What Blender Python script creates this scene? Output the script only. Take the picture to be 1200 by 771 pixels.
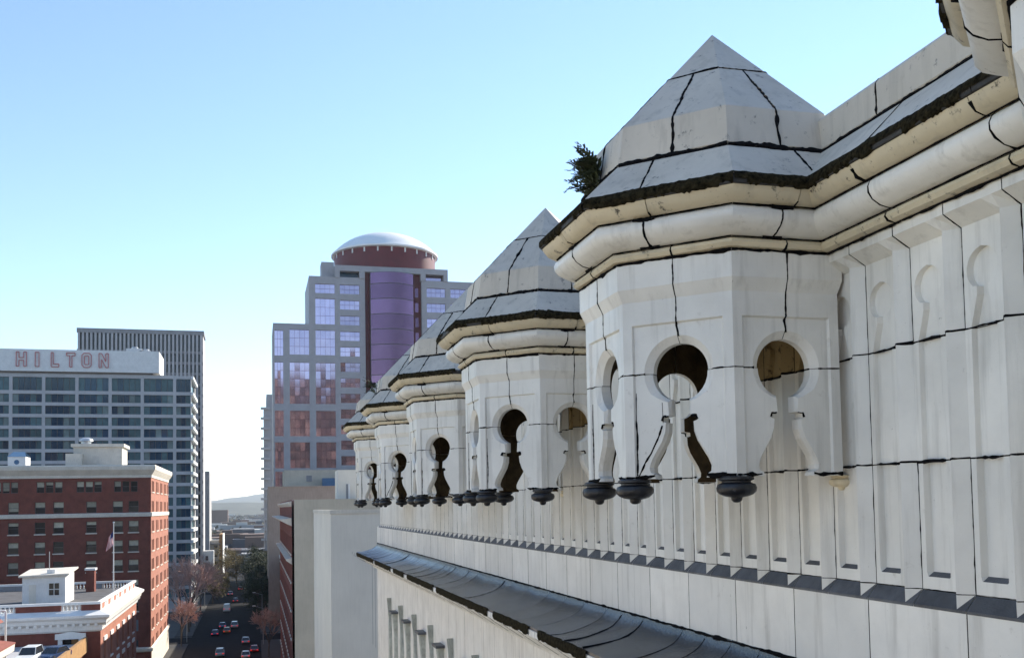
import bpy, bmesh, math, random
from math import sin, cos, tan, pi, radians, sqrt, atan2
from mathutils import Vector, Matrix, noise
for o in list(bpy.data.objects): bpy.data.objects.remove(o)
random.seed(7)
S = bpy.context.scene
COL = S.collection
# ---------------------------------------------------------------- camera
ZC = 30.0                      # eye height above the street
F, YAW, PITCH, ROLL, CY0 = 1145.13, radians(14.776), radians(2.87), radians(-1.011), 533.3
fw = Vector((sin(YAW)*cos(PITCH), cos(YAW)*cos(PITCH), sin(PITCH)))
r0 = Vector((cos(YAW), -sin(YAW), 0)); u0 = r0.cross(fw)
rt = r0*cos(ROLL)+u0*sin(ROLL); up = u0*cos(ROLL)-r0*sin(ROLL)
cd = bpy.data.cameras.new('camera'); cam = bpy.data.objects.new('camera', cd); COL.objects.link(cam)
M = Matrix.Identity(4)
for i in range(3):
    M[i][0] = rt[i]; M[i][1] = up[i]; M[i][2] = -fw[i]
M[0][3], M[1][3], M[2][3] = 0, 0, ZC
cam.matrix_world = M
cd.sensor_width = 36; cd.lens = F/1200*36; cd.shift_y = (CY0-385.5)/1200
cd.clip_start = 0.1; cd.clip_end = 30000
S.camera = cam
S.render.resolution_x, S.render.resolution_y = 1024, 657
# ---------------------------------------------------------------- sky, sun, exposure
SUN_AZ, SUN_EL = radians(54), radians(31.5)      # azimuth clockwise from +Y (down the street)
W = bpy.data.worlds.new('World'); S.world = W; W.use_nodes = True
nt = W.node_tree; bg = nt.nodes['Background']
sky = nt.nodes.new('ShaderNodeTexSky'); sky.sky_type = 'NISHITA'; sky.sun_disc = False
sky.sun_elevation = SUN_EL; sky.sun_rotation = SUN_AZ; sky.air_density = 1.0; sky.dust_density = 0.0; sky.ozone_density = 2.0
nt.links.new(sky.outputs[0], bg.inputs[0]); bg.inputs[1].default_value = 0.13
sl = bpy.data.lights.new('sun', 'SUN'); sl.energy = 5.0; sl.angle = radians(0.5); sl.color = (1, 0.91, 0.78)
so = bpy.data.objects.new('sun', sl); COL.objects.link(so)
sd = Vector((sin(SUN_AZ)*cos(SUN_EL), cos(SUN_AZ)*cos(SUN_EL), sin(SUN_EL)))
so.rotation_euler = sd.to_track_quat('Z', 'Y').to_euler(); so.location = (60, 60, 120)
S.view_settings.view_transform = 'Standard'; S.view_settings.look = 'None'
S.view_settings.exposure = 0.98; S.view_settings.gamma = 1

# ---------------------------------------------------------------- helpers
def px(x, y, Y):               # point of the plane Y = const behind pixel (x, y); z is relative to the eye
    d = fw+rt*((x-600)/F)-up*((y-CY0)/F); d = d*(Y/d.y); return d.x, d.z
def pxX(x, y, X):
    d = fw+rt*((x-600)/F)-up*((y-CY0)/F); d = d*(X/d.x); return d.y, d.z

def mat(name, col, rough=0.7, var=0.15, scale=1.0, metal=0.0, spec=0.4, bump=0.0, streak=0.0, rnd=0.0, col2=None, emit=0):
    m = bpy.data.materials.new(name); m.use_nodes = True; t = m.node_tree; N = t.nodes; L = t.links
    b = N['Principled BSDF']; b.inputs['Roughness'].default_value = rough; b.inputs['Metallic'].default_value = metal
    b.inputs['Specular IOR Level'].default_value = spec
    g = N.new('ShaderNodeNewGeometry')
    n1 = N.new('ShaderNodeTexNoise'); n1.inputs['Scale'].default_value = scale; n1.inputs['Detail'].default_value = 6; n1.inputs['Roughness'].default_value = .65
    L.new(g.outputs['Position'], n1.inputs['Vector'])
    r = N.new('ShaderNodeValToRGB'); r.color_ramp.elements[0].position = .3; r.color_ramp.elements[1].position = .7
    c2 = col2 if col2 else tuple(min(1, c*(1+var)) for c in col)
    r.color_ramp.elements[0].color = (*[c*(1-var) for c in col], 1); r.color_ramp.elements[1].color = (*c2, 1)
    L.new(n1.outputs['Fac'], r.inputs['Fac']); out = r.outputs['Color']
    if streak:
        mp = N.new('ShaderNodeMapping'); mp.inputs['Scale'].default_value = (6*scale, 6*scale, .35*scale); L.new(g.outputs['Position'], mp.inputs['Vector'])
        n2 = N.new('ShaderNodeTexNoise'); n2.inputs['Detail'].default_value = 5; L.new(mp.outputs[0], n2.inputs['Vector'])
        mr = N.new('ShaderNodeMapRange'); mr.inputs['From Min'].default_value = .45; mr.inputs['From Max'].default_value = .75; mr.inputs['To Min'].default_value = 1; mr.inputs['To Max'].default_value = 1-streak
        L.new(n2.outputs['Fac'], mr.inputs['Value'])
        mx = N.new('ShaderNodeVectorMath'); mx.operation = 'SCALE'; L.new(out, mx.inputs[0]); L.new(mr.outputs[0], mx.inputs['Scale']); out = mx.outputs[0]
    if rnd:
        oi = N.new('ShaderNodeObjectInfo'); mr = N.new('ShaderNodeMapRange'); mr.inputs['To Min'].default_value = 1-rnd; mr.inputs['To Max'].default_value = 1+rnd*.5
        L.new(oi.outputs['Random'], mr.inputs['Value'])
        mx = N.new('ShaderNodeVectorMath'); mx.operation = 'SCALE'; L.new(out, mx.inputs[0]); L.new(mr.outputs[0], mx.inputs['Scale']); out = mx.outputs[0]
    L.new(out, b.inputs['Base Color'])
    if bump:
        n3 = N.new('ShaderNodeTexNoise'); n3.inputs['Scale'].default_value = scale*14; n3.inputs['Detail'].default_value = 4; L.new(g.outputs['Position'], n3.inputs['Vector'])
        bp = N.new('ShaderNodeBump'); bp.inputs['Strength'].default_value = bump; bp.inputs['Distance'].default_value = .02; L.new(n3.outputs['Fac'], bp.inputs['Height']); L.new(bp.outputs[0], b.inputs['Normal'])
    if emit:
        b.inputs['Emission Color'].default_value = (*col, 1); b.inputs['Emission Strength'].default_value = emit
    return m

def glaze(name, col, rough=.38, soot=.0, soot_col=(.02, .02, .022)):
    """glazed terracotta: mottled cream, grey rain streaks, pinholes, optional soot in patches"""
    m = bpy.data.materials.new(name); m.use_nodes = True; t = m.node_tree; N = t.nodes; L = t.links
    b = N['Principled BSDF']; b.inputs['Specular IOR Level'].default_value = .45
    g = N.new('ShaderNodeNewGeometry')
    def nz(sc, det=6, vec=None, ro=.6):
        n = N.new('ShaderNodeTexNoise'); n.inputs['Scale'].default_value = sc; n.inputs['Detail'].default_value = det; n.inputs['Roughness'].default_value = ro
        L.new(vec if vec else g.outputs['Position'], n.inputs['Vector']); return n.outputs['Fac']
    def rng(v, a, bb, c, d):
        mr = N.new('ShaderNodeMapRange'); mr.inputs['From Min'].default_value = a; mr.inputs['From Max'].default_value = bb; mr.inputs['To Min'].default_value = c; mr.inputs['To Max'].default_value = d
        L.new(v, mr.inputs['Value']); return mr.outputs[0]
    def mixc(fac, A, B):
        x = N.new('ShaderNodeMix'); x.data_type = 'RGBA'
        L.new(fac, x.inputs['Factor'])
        for s, v in ((x.inputs[6], A), (x.inputs[7], B)):
            if isinstance(v, tuple): s.default_value = (*v, 1)
            else: L.new(v, s)
        return x.outputs[2]
    oi = N.new('ShaderNodeObjectInfo')
    c = mixc(rng(nz(1.7), .3, .7, 0, 1), tuple(x*.86 for x in col), tuple(min(1, x*1.08) for x in col))
    c = mixc(rng(oi.outputs['Random'], 0, 1, 0, .5), c, tuple(x*y for x, y in zip(col, (.76, .78, .80))))
    mp = N.new('ShaderNodeMapping'); mp.inputs['Scale'].default_value = (9, 9, .7); L.new(g.outputs['Position'], mp.inputs['Vector'])
    c = mixc(rng(nz(1, 6, mp.outputs[0]), .52, .8, 0, .42), c, (.17, .16, .135))
    c = mixc(rng(nz(5, 8, ro=.75), .62, .78, 0, .5), c, (.26, .23, .18))
    c = mixc(rng(nz(60, 3), .72, .78, 0, .55), c, (.12, .10, .08))
    if soot: c = mixc(rng(nz(9, 9, ro=.72), .62-soot*.55, .70-soot*.5, 0, .96), c, soot_col)
    L.new(c, b.inputs['Base Color'])
    L.new(rng(nz(4), .3, .7, rough-.08, rough+.18), b.inputs['Roughness'])
    bp = N.new('ShaderNodeBump'); bp.inputs['Strength'].default_value = .22 if soot < .2 else .6; bp.inputs['Distance'].default_value = .012
    L.new(nz(24, 5), bp.inputs['Height']); L.new(bp.outputs[0], b.inputs['Normal'])
    return m

class MB:
    def __init__(s): s.v = []; s.f = []; s.m = []
    def vert(s, p): s.v.append(tuple(p)); return len(s.v)-1
    def face(s, idx, m=0): s.f.append(tuple(idx)); s.m.append(m)
    def quad(s, a, b, c, d, m=0):
        n = len(s.v); s.v += [tuple(a), tuple(b), tuple(c), tuple(d)]; s.f.append((n, n+1, n+2, n+3)); s.m.append(m)
    def poly(s, pts, m=0):
        n = len(s.v); s.v += [tuple(p) for p in pts]; s.f.append(tuple(range(n, n+len(pts)))); s.m.append(m)
    def grid(s, rows, m=0, mats=None, flip=False):
        n = len(s.v); k = len(rows[0])
        for r in rows: s.v += [tuple(p) for p in r]
        for i in range(len(rows)-1):
            for j in range(k-1):
                q = (n+i*k+j, n+i*k+j+1, n+(i+1)*k+j+1, n+(i+1)*k+j)
                s.f.append(q[::-1] if flip else q); s.m.append(mats[i] if mats else m)
    def box(s, x0, x1, y0, y1, z0, z1, m=0):
        n = len(s.v)
        s.v += [(x, y, z) for z in (z0, z1) for y in (y0, y1) for x in (x0, x1)]
        for q in ((0, 2, 3, 1), (4, 5, 7, 6), (0, 1, 5, 4), (2, 6, 7, 3), (0, 4, 6, 2), (1, 3, 7, 5)):
            s.f.append(tuple(n+i for i in q)); s.m.append(m)
    def bar(s, a, b, w, m=0, n=4, w2=None):
        a = Vector(a); b = Vector(b); d = (b-a).normalized(); w2 = w if w2 is None else w2
        t = d.cross(Vector((0, 0, 1)));  t = t.normalized() if t.length > 1e-3 else Vector((1, 0, 0)); q = d.cross(t)
        base = len(s.v)
        for p, ww in ((a, w), (b, w2)):
            for i in range(n):
                an = 2*pi*i/n+pi/n; s.v.append(tuple(p+(t*cos(an)+q*sin(an))*ww))
        for i in range(n):
            s.f.append((base+i, base+(i+1) % n, base+n+(i+1) % n, base+n+i)); s.m.append(m)
        s.f.append(tuple(base+i for i in range(n))[::-1]); s.m.append(m)
        s.f.append(tuple(base+n+i for i in range(n))); s.m.append(m)
    def lathe(s, prof, c=(0, 0, 0), n=16, m=0):
        s.grid([[(c[0]+r*cos(2*pi*i/n), c[1]+r*sin(2*pi*i/n), c[2]+z) for i in range(n+1)] for r, z in prof], m)
    def mesh(s, name, mats):
        me = bpy.data.meshes.new(name); me.from_pydata(s.v, [], s.f)
        for m in (mats if isinstance(mats, (list, tuple)) else [mats]): me.materials.append(m)
        me.polygons.foreach_set('material_index', s.m)
        bm = bmesh.new(); bm.from_mesh(me); bmesh.ops.remove_doubles(bm, verts=bm.verts, dist=1e-5)
        bmesh.ops.recalc_face_normals(bm, faces=bm.faces); bm.to_mesh(me); bm.free(); me.update(); return me
    def build(s, name, mats, parent=None, loc=None, smooth=None):
        me = s.mesh(name, mats)
        if smooth:
            me.polygons.foreach_set('use_smooth', [True]*len(me.polygons)); me.set_sharp_from_angle(angle=radians(smooth))
        o = bpy.data.objects.new(name, me); COL.objects.link(o); o.parent = parent
        if loc: o.location = loc
        return o
def tag(o, label=None, cat=None, group=None, kind=None):
    for k, v in (('label', label), ('category', cat), ('group', group), ('kind', kind)):
        if v: o[k] = v
    return o
def empty(name, loc, label, cat, group=None, rz=0):
    o = bpy.data.objects.new(name, None); o.empty_display_size = .3; COL.objects.link(o); o.location = loc; o.rotation_euler.z = rz
    return tag(o, label, cat, group)
def inst(o, name, parent, loc=None):
    c = bpy.data.objects.new(name, o.data); COL.objects.link(c); c.parent = parent
    if loc: c.location = loc
    return c
def copy_tree(o, parent=None):
    c = o.copy(); COL.objects.link(c); c.parent = parent
    for ch in [x for x in bpy.data.objects if x.parent == o]: copy_tree(ch, c)
    return c

# ---------------------------------------------------------------- materials
TC = glaze('glazed_terracotta', (.765, .75, .70), soot=-.09, soot_col=(.13, .12, .10))
TCR = glaze('roof_terracotta', (.60, .55, .465), .62, soot=.05, soot_col=(.16, .155, .145))
TCS = glaze('sooty_terracotta', (.40, .36, .28), .6, soot=.62)
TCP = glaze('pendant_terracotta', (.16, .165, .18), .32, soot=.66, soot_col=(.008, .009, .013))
TCF = glaze('bounce_warm_terracotta', (.66, .58, .42), .45, soot=.06)  # warm bounce light of the undersides put into a yellower glaze
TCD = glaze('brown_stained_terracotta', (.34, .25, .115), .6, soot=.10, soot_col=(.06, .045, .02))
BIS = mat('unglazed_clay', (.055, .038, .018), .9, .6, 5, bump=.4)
TAR = mat('black_sealant', (.006, .006, .007), .9, .4, 20, spec=.1, bump=.5)
MOSS = mat('black_moss', (.008, .008, .006), .98, .6, 26, spec=.05, col2=(.075, .062, .034), bump=1)
SLATE = mat('dark_glazed_tile', (.062, .068, .078), .26, .4, 2.2, spec=.6, streak=.35, rnd=.35, bump=.25)
STEEL = mat('dark_weathering', (.085, .09, .10), .5, .35, 6, rnd=.2, bump=.3)
GREENCU = mat('weathered_copper', (.40, .42, .38), .7, .25, 5, streak=.4)
FERN = mat('fern_leaf', (.03, .042, .018), .7, .5, 20)
U = 0.9                        # one octagon side in metres
CX, CYT, PT = 4.3803*U, 8.5864*U, 5.725*U
AP = (1+sqrt(2))/2
T22 = tan(pi/8)

# ---------------------------------------------------------------- ground
GROUND = mat('ground_city', (.10, .10, .095), .95, .4, .02)
ASPH = mat('asphalt', (.022, .022, .024), .95, .25, .6, spec=.08, bump=.2)
PAVE = mat('concrete_pavement', (.055, .053, .05), .9, .15, .8)
WHITEP = mat('road_paint', (.07, .07, .07), .7, .1, 2)
g = MB(); g.box(-9000, 9000, -600, 14000, -1, -.16); tag(g.build('ground', GROUND), kind='structure')
g = MB(); g.box(-14.6, 1.2, -60, 900, -.5, -.12); tag(g.build('road', ASPH), kind='structure')
for Yc in (181, 240, 300, 370, 440):
    g = MB(); g.box(-120, 120, Yc-5.5, Yc+5.5, -.5, -.124); tag(g.build('cross_street', ASPH), kind='structure')
for x0, x1 in ((-18.6, -14.6), (1.2, 5.2)):
    for a, b in ((-60, 174), (187, 233), (247, 293), (307, 363), (377, 433), (447, 900)):
        g = MB(); g.box(x0, x1, a, b, -.5, 0.0); tag(g.build('pavement', PAVE), kind='structure')

# ================================================================ the terracotta building we look along
bld = empty('terracotta_building', (10, 16, 0), 'pale glazed terracotta building with a row of octagonal turrets along its parapet', 'building')
def bpart(mb, name, mats, parent=bld, smooth=None):      # coordinates given in world space
    o = mb.build(name, mats, parent, smooth=smooth); o.matrix_parent_inverse = Matrix.Translation(-Vector((10, 16, 0)))
    if name in ('joint_sealant', 'moss'): o['kind'] = 'stuff'
    return o
def Q(x, y, z): return (x*U, y*U, z*U+ZC)
XF, XB, XA, XP = 4.78, 4.93, 4.845, 4.845
UW = .5725; J0 = 5.89-8*UW
YEND = 40.2
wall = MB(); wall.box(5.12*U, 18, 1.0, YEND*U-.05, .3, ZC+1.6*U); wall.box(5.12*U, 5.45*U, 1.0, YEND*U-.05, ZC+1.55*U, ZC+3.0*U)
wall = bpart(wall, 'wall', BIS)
def wpart(mb, name, mats, smooth=None):
    return mb.build(name, mats, wall, smooth=smooth)

def bead(mb, pts, nrm, w, seed, h=.45, step=.03):
    """irregular line of black sealant laid along a polyline on a surface"""
    P = []; Nn = []
    for i in range(len(pts)-1):
        a, b = Vector(pts[i]), Vector(pts[i+1]); n = max(1, int((b-a).length/step))
        for k in range(n): P.append(a.lerp(b, k/n)); Nn.append(Vector(nrm[i] if isinstance(nrm, list) else nrm))
    P.append(Vector(pts[-1])); Nn.append(Vector(nrm[-1] if isinstance(nrm, list) else nrm))
    rows = []
    for i, p in enumerate(P):
        d = (P[min(i+1, len(P)-1)]-P[max(i-1, 0)]).normalized(); t = d.cross(Nn[i]); t = t.normalized() if t.length > 1e-6 else Vector((0, 0, 1))
        q = p*9+Vector((seed*3.7, seed*1.3, seed)); j = noise.noise(q*.9)*w*.5
        ww = w*(.40+.85*abs(noise.noise(q*2.3))+1.6*max(0, noise.noise(q*.45))**2+.25*noise.noise(q*.8))
        n = Nn[i].normalized(); p = p+t*j
        rows.append([p-t*ww-n*.006, p-t*ww*.5+n*ww*h, p+t*ww*.5+n*ww*h, p+t*ww-n*.006])
    mb.grid(rows)

def unit_row(z, X_of, hz, rec, y0):
    yc = .386; e = min(.014, hz*.4)
    cols = [(0, 'b'), (.1, 'a'), (.2, 'b'), (yc-hz, 'b'), (yc-hz+e, 'r'), (yc+hz-e, 'r'), (yc+hz, 'b'), (UW, 'b')]
    return [Q(X_of(c)+(rec if c == 'r' else 0), y0+min(max(yy, .004), UW-.004), z) for yy, c in cols]
flat = lambda c: XA if c == 'a' else XB
def splay(f): return lambda c: flat(c)*(1-f)+XF*f
NU = int((YEND-J0)/UW)
seal_w = MB(); seal_h = MB()
NC, NR = 1.60, .15
def niche_h(z):
    if z > 1.478: return sqrt(max(NR*NR-(z-NC)**2, 1e-6))
    if z > 1.42: return .055
    return .055+(1.42-z)/(1.42-1.192)*.07
top_z = [1.197, 1.30, 1.38, 1.42, 1.455, 1.476, 1.485]+[NC+NR*sin(radians(a)) for a in (-40, -25, -10, 10, 25, 40, 55, 70, 82)]+[NC+NR+.004]
for k in range(NU):
    y0 = J0+k*UW
    if y0 < 1.3: continue
    rows = [unit_row(z, flat, max(niche_h(z), .004), .045 if z < NC+NR else 0, y0) for z in top_z]
    rows += [unit_row(1.93, flat, .004, 0, y0), unit_row(2.02, splay(1), .004, 0, y0), unit_row(2.12, splay(1), .004, 0, y0)]
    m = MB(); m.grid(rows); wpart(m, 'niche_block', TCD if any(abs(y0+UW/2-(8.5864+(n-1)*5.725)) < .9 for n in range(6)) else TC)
    lz = [(-.699, .11, 0), (-.60, .13, 0), (-.565, .13, .05), (.266, .13, .05)]
    rows = [unit_row(z, flat, h, r, y0) for z, h, r in lz]
    m = MB(); m.grid(rows); m.m[7+4] = 1
    a, b, c = [(Q(XB, y0+.004, z), Q(XA, y0+.1, z), Q(XB, y0+.2, z)) for z in (-.83, -.699)], 0, 0
    m.grid([a[0], a[1]]); wpart(m, 'panel_block', [TC, STEEL])
    m = MB()
    m.grid([[Q(XB+.05, y, -.715), Q(XB-.004, y, -.703), Q(XP-.004, y, -.808), Q(XP-.004, y, -.828), Q(XB+.05, y, -.828)] for y in (y0+.003, y0+UW-.003)])
    wpart(m, 'weathering_block', STEEL)
    sc = 1.0 if y0 < 14 else .8
    bead(seal_w, [Q(XB, y0, -.69), Q(XB, y0, .266)], (-1, -.7, 0), .0075*sc, k)
    bead(seal_w, [Q(XB, y0, 1.20), Q(XB, y0, 1.93), Q(XF, y0, 2.02), Q(XF, y0, 2.11)], (-1, -.7, 0), .007*sc, k+.4)
    for z, w in ((1.192, .014), (.2705, .013), (-.697, .006)):
        bead(seal_h, [Q(XB, y0, z), Q(XA, y0+.1, z), Q(XB, y0+.2, z), Q(XB, y0+UW, z)], [(-1, -1, 0), (-1, 1, 0), (-1, 0, 0), (-1, 0, 0)], w*sc, k*1.1+z)
    if k % 3 == 1:
        rows = [[], []]
        for i, z in enumerate((.275, 1.187)):
            for q in range(3): rows[i] += unit_row(z, flat, .125 if z > 1 else .13, .035, y0+q*UW)
        m = MB(); m.grid(rows); wpart(m, 'shaft_block', TC)
        bead(seal_w, [Q(XB, y0, .275), Q(XB, y0, 1.187)], (-1, -.7, 0), .007*sc, k+.7)
    if k % 2 == 0:
        m = MB(); x = XP
        m.box(x*U, (x+.3)*U, (y0+.006)*U, (y0+2*UW-.006)*U, ZC-1.55*U, ZC-.813*U); wpart(m, 'plinth_block', TC)
        bead(seal_w, [Q(x, y0, -1.50), Q(x, y0, -.82)], (-1, 0, 0), .004, k+.9)
bpart(seal_w, 'joint_sealant', TAR); bpart(seal_h, 'joint_sealant', TAR)

# moulding profile shared by wall and turrets: (offset from the face, height)
P_SMALL = [(-.08, 2.103), (.03, 2.105), (.085, 2.118), (.108, 2.15), (.095, 2.18), (.06, 2.196), (-.08, 2.196)]
P_ROLL = [(-.08, 2.203), (.10, 2.205), (.175, 2.222), (.24, 2.262), (.275, 2.31), (.28, 2.355), (.262, 2.395), (.235, 2.416), (-.08, 2.416)]
P_SOF = [(-.08, 2.424), (.27, 2.426), (.33, 2.445), (.372, 2.505), (.385, 2.535)]
P_FAS = [(.385, 2.535), (.404, 2.540), (.408, 2.565), (.404, 2.598), (.392, 2.615)]
P_SLAB = [(.392, 2.615), (.37, 2.638), (.02, 2.99), (-.1, 3.0)]
P_COP = [(-.3, 3.02), (-.02, 3.02), (-.005, 3.04), (-.005, 3.29), (-.03, 3.325), (-.45, 3.40), (-.45, 3.02)]
def bevel_obj(o, w):
    b = o.modifiers.new('bevel', 'BEVEL'); b.width = w; b.segments = 2; b.limit_method = 'ANGLE'; b.angle_limit = radians(35); return o
def sweep_y(prof, xface, y0, y1):
    m = MB(); rows = [[Q(xface-o, y, z) for o, z in prof] for y in (y0+.004, y1-.004)]
    m.grid(rows); m.poly(rows[0]); m.poly(rows[1][::-1]); return m
def nrm_y(prof, i):
    a = prof[max(i-1, 0)]; b = prof[min(i+1, len(prof)-1)]; dx, dz = b[0]-a[0], b[1]-a[1]; l = math.hypot(dx, dz) or 1
    return dz/l, -dx/l
TY = [CYT/U+(n-1)*PT/U for n in range(6)]       # turret axes, the first one only shows its cornice
seal_c = MB(); moss_w = MB()
segs = []
for n in range(-1, 6):
    a = (TY[n]+AP-.25) if n >= 0 else .6
    b = (TY[n+1]-AP+.25) if n < 5 else YEND
    a = max(a, .8); cnt = 3 if n < 5 else max(2, int((YEND-a)/1.35))
    segs.append((a, b, cnt))
def moss_strip(mb, pos, L, seed, thick=.016):
    """pos(t, o, z) -> point; grows an uneven black crust over the drip edge"""
    n = max(4, int(L/.022)); prev = None
    for i in range(n+1):
        t = L*i/n; q = Vector((t*7+seed*11, seed, 0))
        a = noise.noise(q*.35); f = noise.noise(q*1.3); f2 = noise.noise(q*3.1+Vector((5, 0, 0)))
        zt = -.006+.045*max(0, a+.1)+.03*f2+.014*noise.noise(q*9); zb = .012*f+.016*abs(f2)+.012*noise.noise(q*8)
        pts = [pos(t, .37-zt*.9, 2.638+zt*.9), pos(t, .385-zt*.4+.004, 2.625+zt*.4+.012+thick*.4*abs(f2)), pos(t, .404+thick*(.6+f2), 2.605), pos(t, .410+thick*(.7+f), 2.57), pos(t, .406+thick*(.5+f2*.6), 2.546-zb*1.6), pos(t, .388, 2.54-zb*1.6)]
        cover = noise.noise(q*.22+Vector((9, 3, 1)))
        if prev and cover < .22:
            mb.grid([prev, pts])
        elif prev and cover < .40:
            mb.grid([prev[:4], pts[:4]])
        prev = pts
for si, (a, b, cnt) in enumerate(segs):
    w = (b-a)/cnt
    for i in range(cnt):
        y0, y1 = a+i*w, a+(i+1)*w
        jr = [random.uniform(-.12, .12) if i < cnt-1 else 0 for _ in range(3)]
        for prof, name, mt, sm, off in ((P_SMALL, 'bead_moulding', TCF, 40, .04), (P_ROLL, 'roll_moulding', TC, 40, 0), (P_SOF, 'soffit_moulding', TCF, 40, .06), (P_FAS, 'drip_edge', TCS, 0, 0), (P_SLAB, 'roof_slab', TCR, 0, -.1), (P_COP, 'coping_stone', TCR, 0, .25)):
            o = off if 0 < i else 0; o2 = off if i < cnt-1 else 0
            wpart(sweep_y(prof, XF, y0+o, y1+o2), name, mt, smooth=sm)
            if i > 0 and prof is not P_FAS:
                lst = prof[:-1] if prof is not P_SLAB else prof[:3]
                if prof is P_COP: lst = prof[1:6]
                pts = [Q(XF-oo, y0+o, zz) for oo, zz in lst]
                ns = [(-nrm_y(lst, j)[0], 0, nrm_y(lst, j)[1]) for j in range(len(lst))]
                bead(seal_c, pts, ns, .016 if prof in (P_ROLL, P_SMALL) else .019, si*7+i+off)
    for oo, z, w_ in ((.015, 2.100, .018), (.085, 2.199, .007), (.25, 2.42, .010), (.0, 3.012, .026)):
        bead(seal_c, [Q(XF-oo-.004, a, z), Q(XF-oo-.004, b, z)], (-1, 0, .3), w_, si+z)
    moss_strip(moss_w, lambda t, o, z: Q(XF-o, a+t, z), b-a, si+.5)
bpart(seal_c, 'joint_sealant', TAR); bpart(moss_w, 'moss', MOSS)

# ---- turret (all six share these pieces; three variants of sealant and moss)
FACES = {'R': 270, 'C': 225, 'L': 180, 'D': 135, 'B': 90}     # outward direction of each face, degrees
def frame(deg):
    a = radians(deg); n = Vector((cos(a), sin(a), 0)); t = Vector((-sin(a), cos(a), 0)); return n, t
def FP(deg, u, d, z):
    n, t = frame(deg); p = n*(AP+d)+t*u; return (p.x*U, p.y*U, z*U)
KZ, KR, KR2, TH = 1.118, .25, .315, .15
RT, RU = 1.54, .40
def half(m, deg, sg, upper):
    """half of one face, from the face centre to the corner"""
    def cu(u, d): return u+(T22*d if abs(u-.5) < 1e-6 else 0)
    def pt(u, z, d): return FP(deg, sg*cu(u, d), d, z)
    def rect(th, ru, z0, z1):
        if th <= 45: return ru, z0+(z1-z0)*th/45
        return ru*(90-th)/45, z1
    if upper:
        z0 = KZ+.003; R = [[] for _ in range(9)]; inner = [[], []]
        for i in range(13):
            th = 90*i/12; c, s = cos(radians(th)), sin(radians(th))
            e = (KR*c, z0+KR*s); e2 = (KR2*c, z0+KR2*s); b = rect(th, RU, z0, RT); b2 = rect(th, RU+.014, z0, RT+.014); cc = rect(th, .5, z0, 1.76)
            for j, (q, d) in enumerate(((e, -TH), (e, -.075), (e2, -.022), (b, -.022), (b2, 0), (cc, 0))): R[j].append(pt(max(q[0], .003), q[1], d))
            inner[0].append(pt(max(e[0], .003), e[1], -TH)); inner[1].append(pt(max(cc[0], .003), cc[1], -TH))
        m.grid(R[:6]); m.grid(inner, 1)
        for (za, da), (zb, db) in (((1.76, 0), (1.87, .05)), ((1.87, .05), (2.098, .05)), ((2.098, .05), (2.098, -TH)), ((2.098, -TH), (1.76, -TH))):
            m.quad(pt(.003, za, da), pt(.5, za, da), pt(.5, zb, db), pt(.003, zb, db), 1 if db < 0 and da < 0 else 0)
    else:
        z0 = KZ-.003; E = []
        for a in (0, -12, -24, -36, -48, -60, -71): E.append((KR*cos(radians(a)), z0+KR*sin(radians(a)), KR2*cos(radians(a)), z0+(KR2*sin(radians(a))*.97 if a > -40 else KR*sin(radians(a))-.02)))
        for u, z, k in ((.082, .84, .02), (.082, .745, .012), (.145, .735, .012), (.150, .695, .012), (.112, .682, .014), (.115, .60, .02), (.142, .52, .024), (.19, .44, .026), (.236, .365, .026), (.262, .30, .024), (.258, .255, .02), (.225, .232, .014), (.218, .20, .012)): E.append((u, z, u+k, z))
        R = [[], [], [], [], [], []]; inner = [[], []]
        for (u, z, u2, z2) in E:
            for j, (q, d) in enumerate((((u, z), -TH), ((u, z), -.06), ((u2, z2), -.022), ((RU, z), -.022), ((RU+.014, z), 0), ((.5, z), 0))): R[j].append(pt(q[0], q[1], d))
            inner[0].append(pt(u, z, -TH)); inner[1].append(pt(.5, z, -TH))
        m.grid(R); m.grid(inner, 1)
        m.poly([r[-1] for r in R]+[inner[1][-1]])
def corner_piece(prof, d1, u1, d2, u2, close=True):
    """profile swept from face d1 round the corner onto face d2; None stops at the corner"""
    m = MB(); rows = []
    if u1 is not None: rows.append([FP(d1, u1, o, z) for o, z in prof])
    rows.append([FP(d1, -(.5+T22*o) if d2 < d1 else .5+T22*o, o, z) for o, z in prof])
    if u2 is not None: rows.append([FP(d2, u2, o, z) for o, z in prof])
    m.grid(rows)
    if close: m.poly(rows[0]); m.poly(rows[-1][::-1])
    return m
ORDER = ['R', 'C', 'L', 'D', 'B']
def pendant():
    m = MB(); n = 14
    m.lathe([(.0, .203), (.15, .202), (.168, .19), (.168, .176), (.138, .166), (.138, .156), (.178, .142), (.192, .115), (.186, .088), (.155, .066), (.11, .052), (.055, .044), (.05, .022), (.03, .008), (0, .004)], n=n)
    m.v = [(x*U*.88, y*U*.88, (.203+(z-.203)*1.12)*U) for x, y, z in m.v]; return m
turret_parts = []                 # (name, mesh, smooth)
def addp(name, m, mats, smooth=None):
    me = m.mesh(name, mats)
    if smooth: me.polygons.foreach_set('use_smooth', [True]*len(me.polygons)); me.set_sharp_from_angle(angle=radians(smooth))
    turret_parts.append((name, me))
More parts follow.
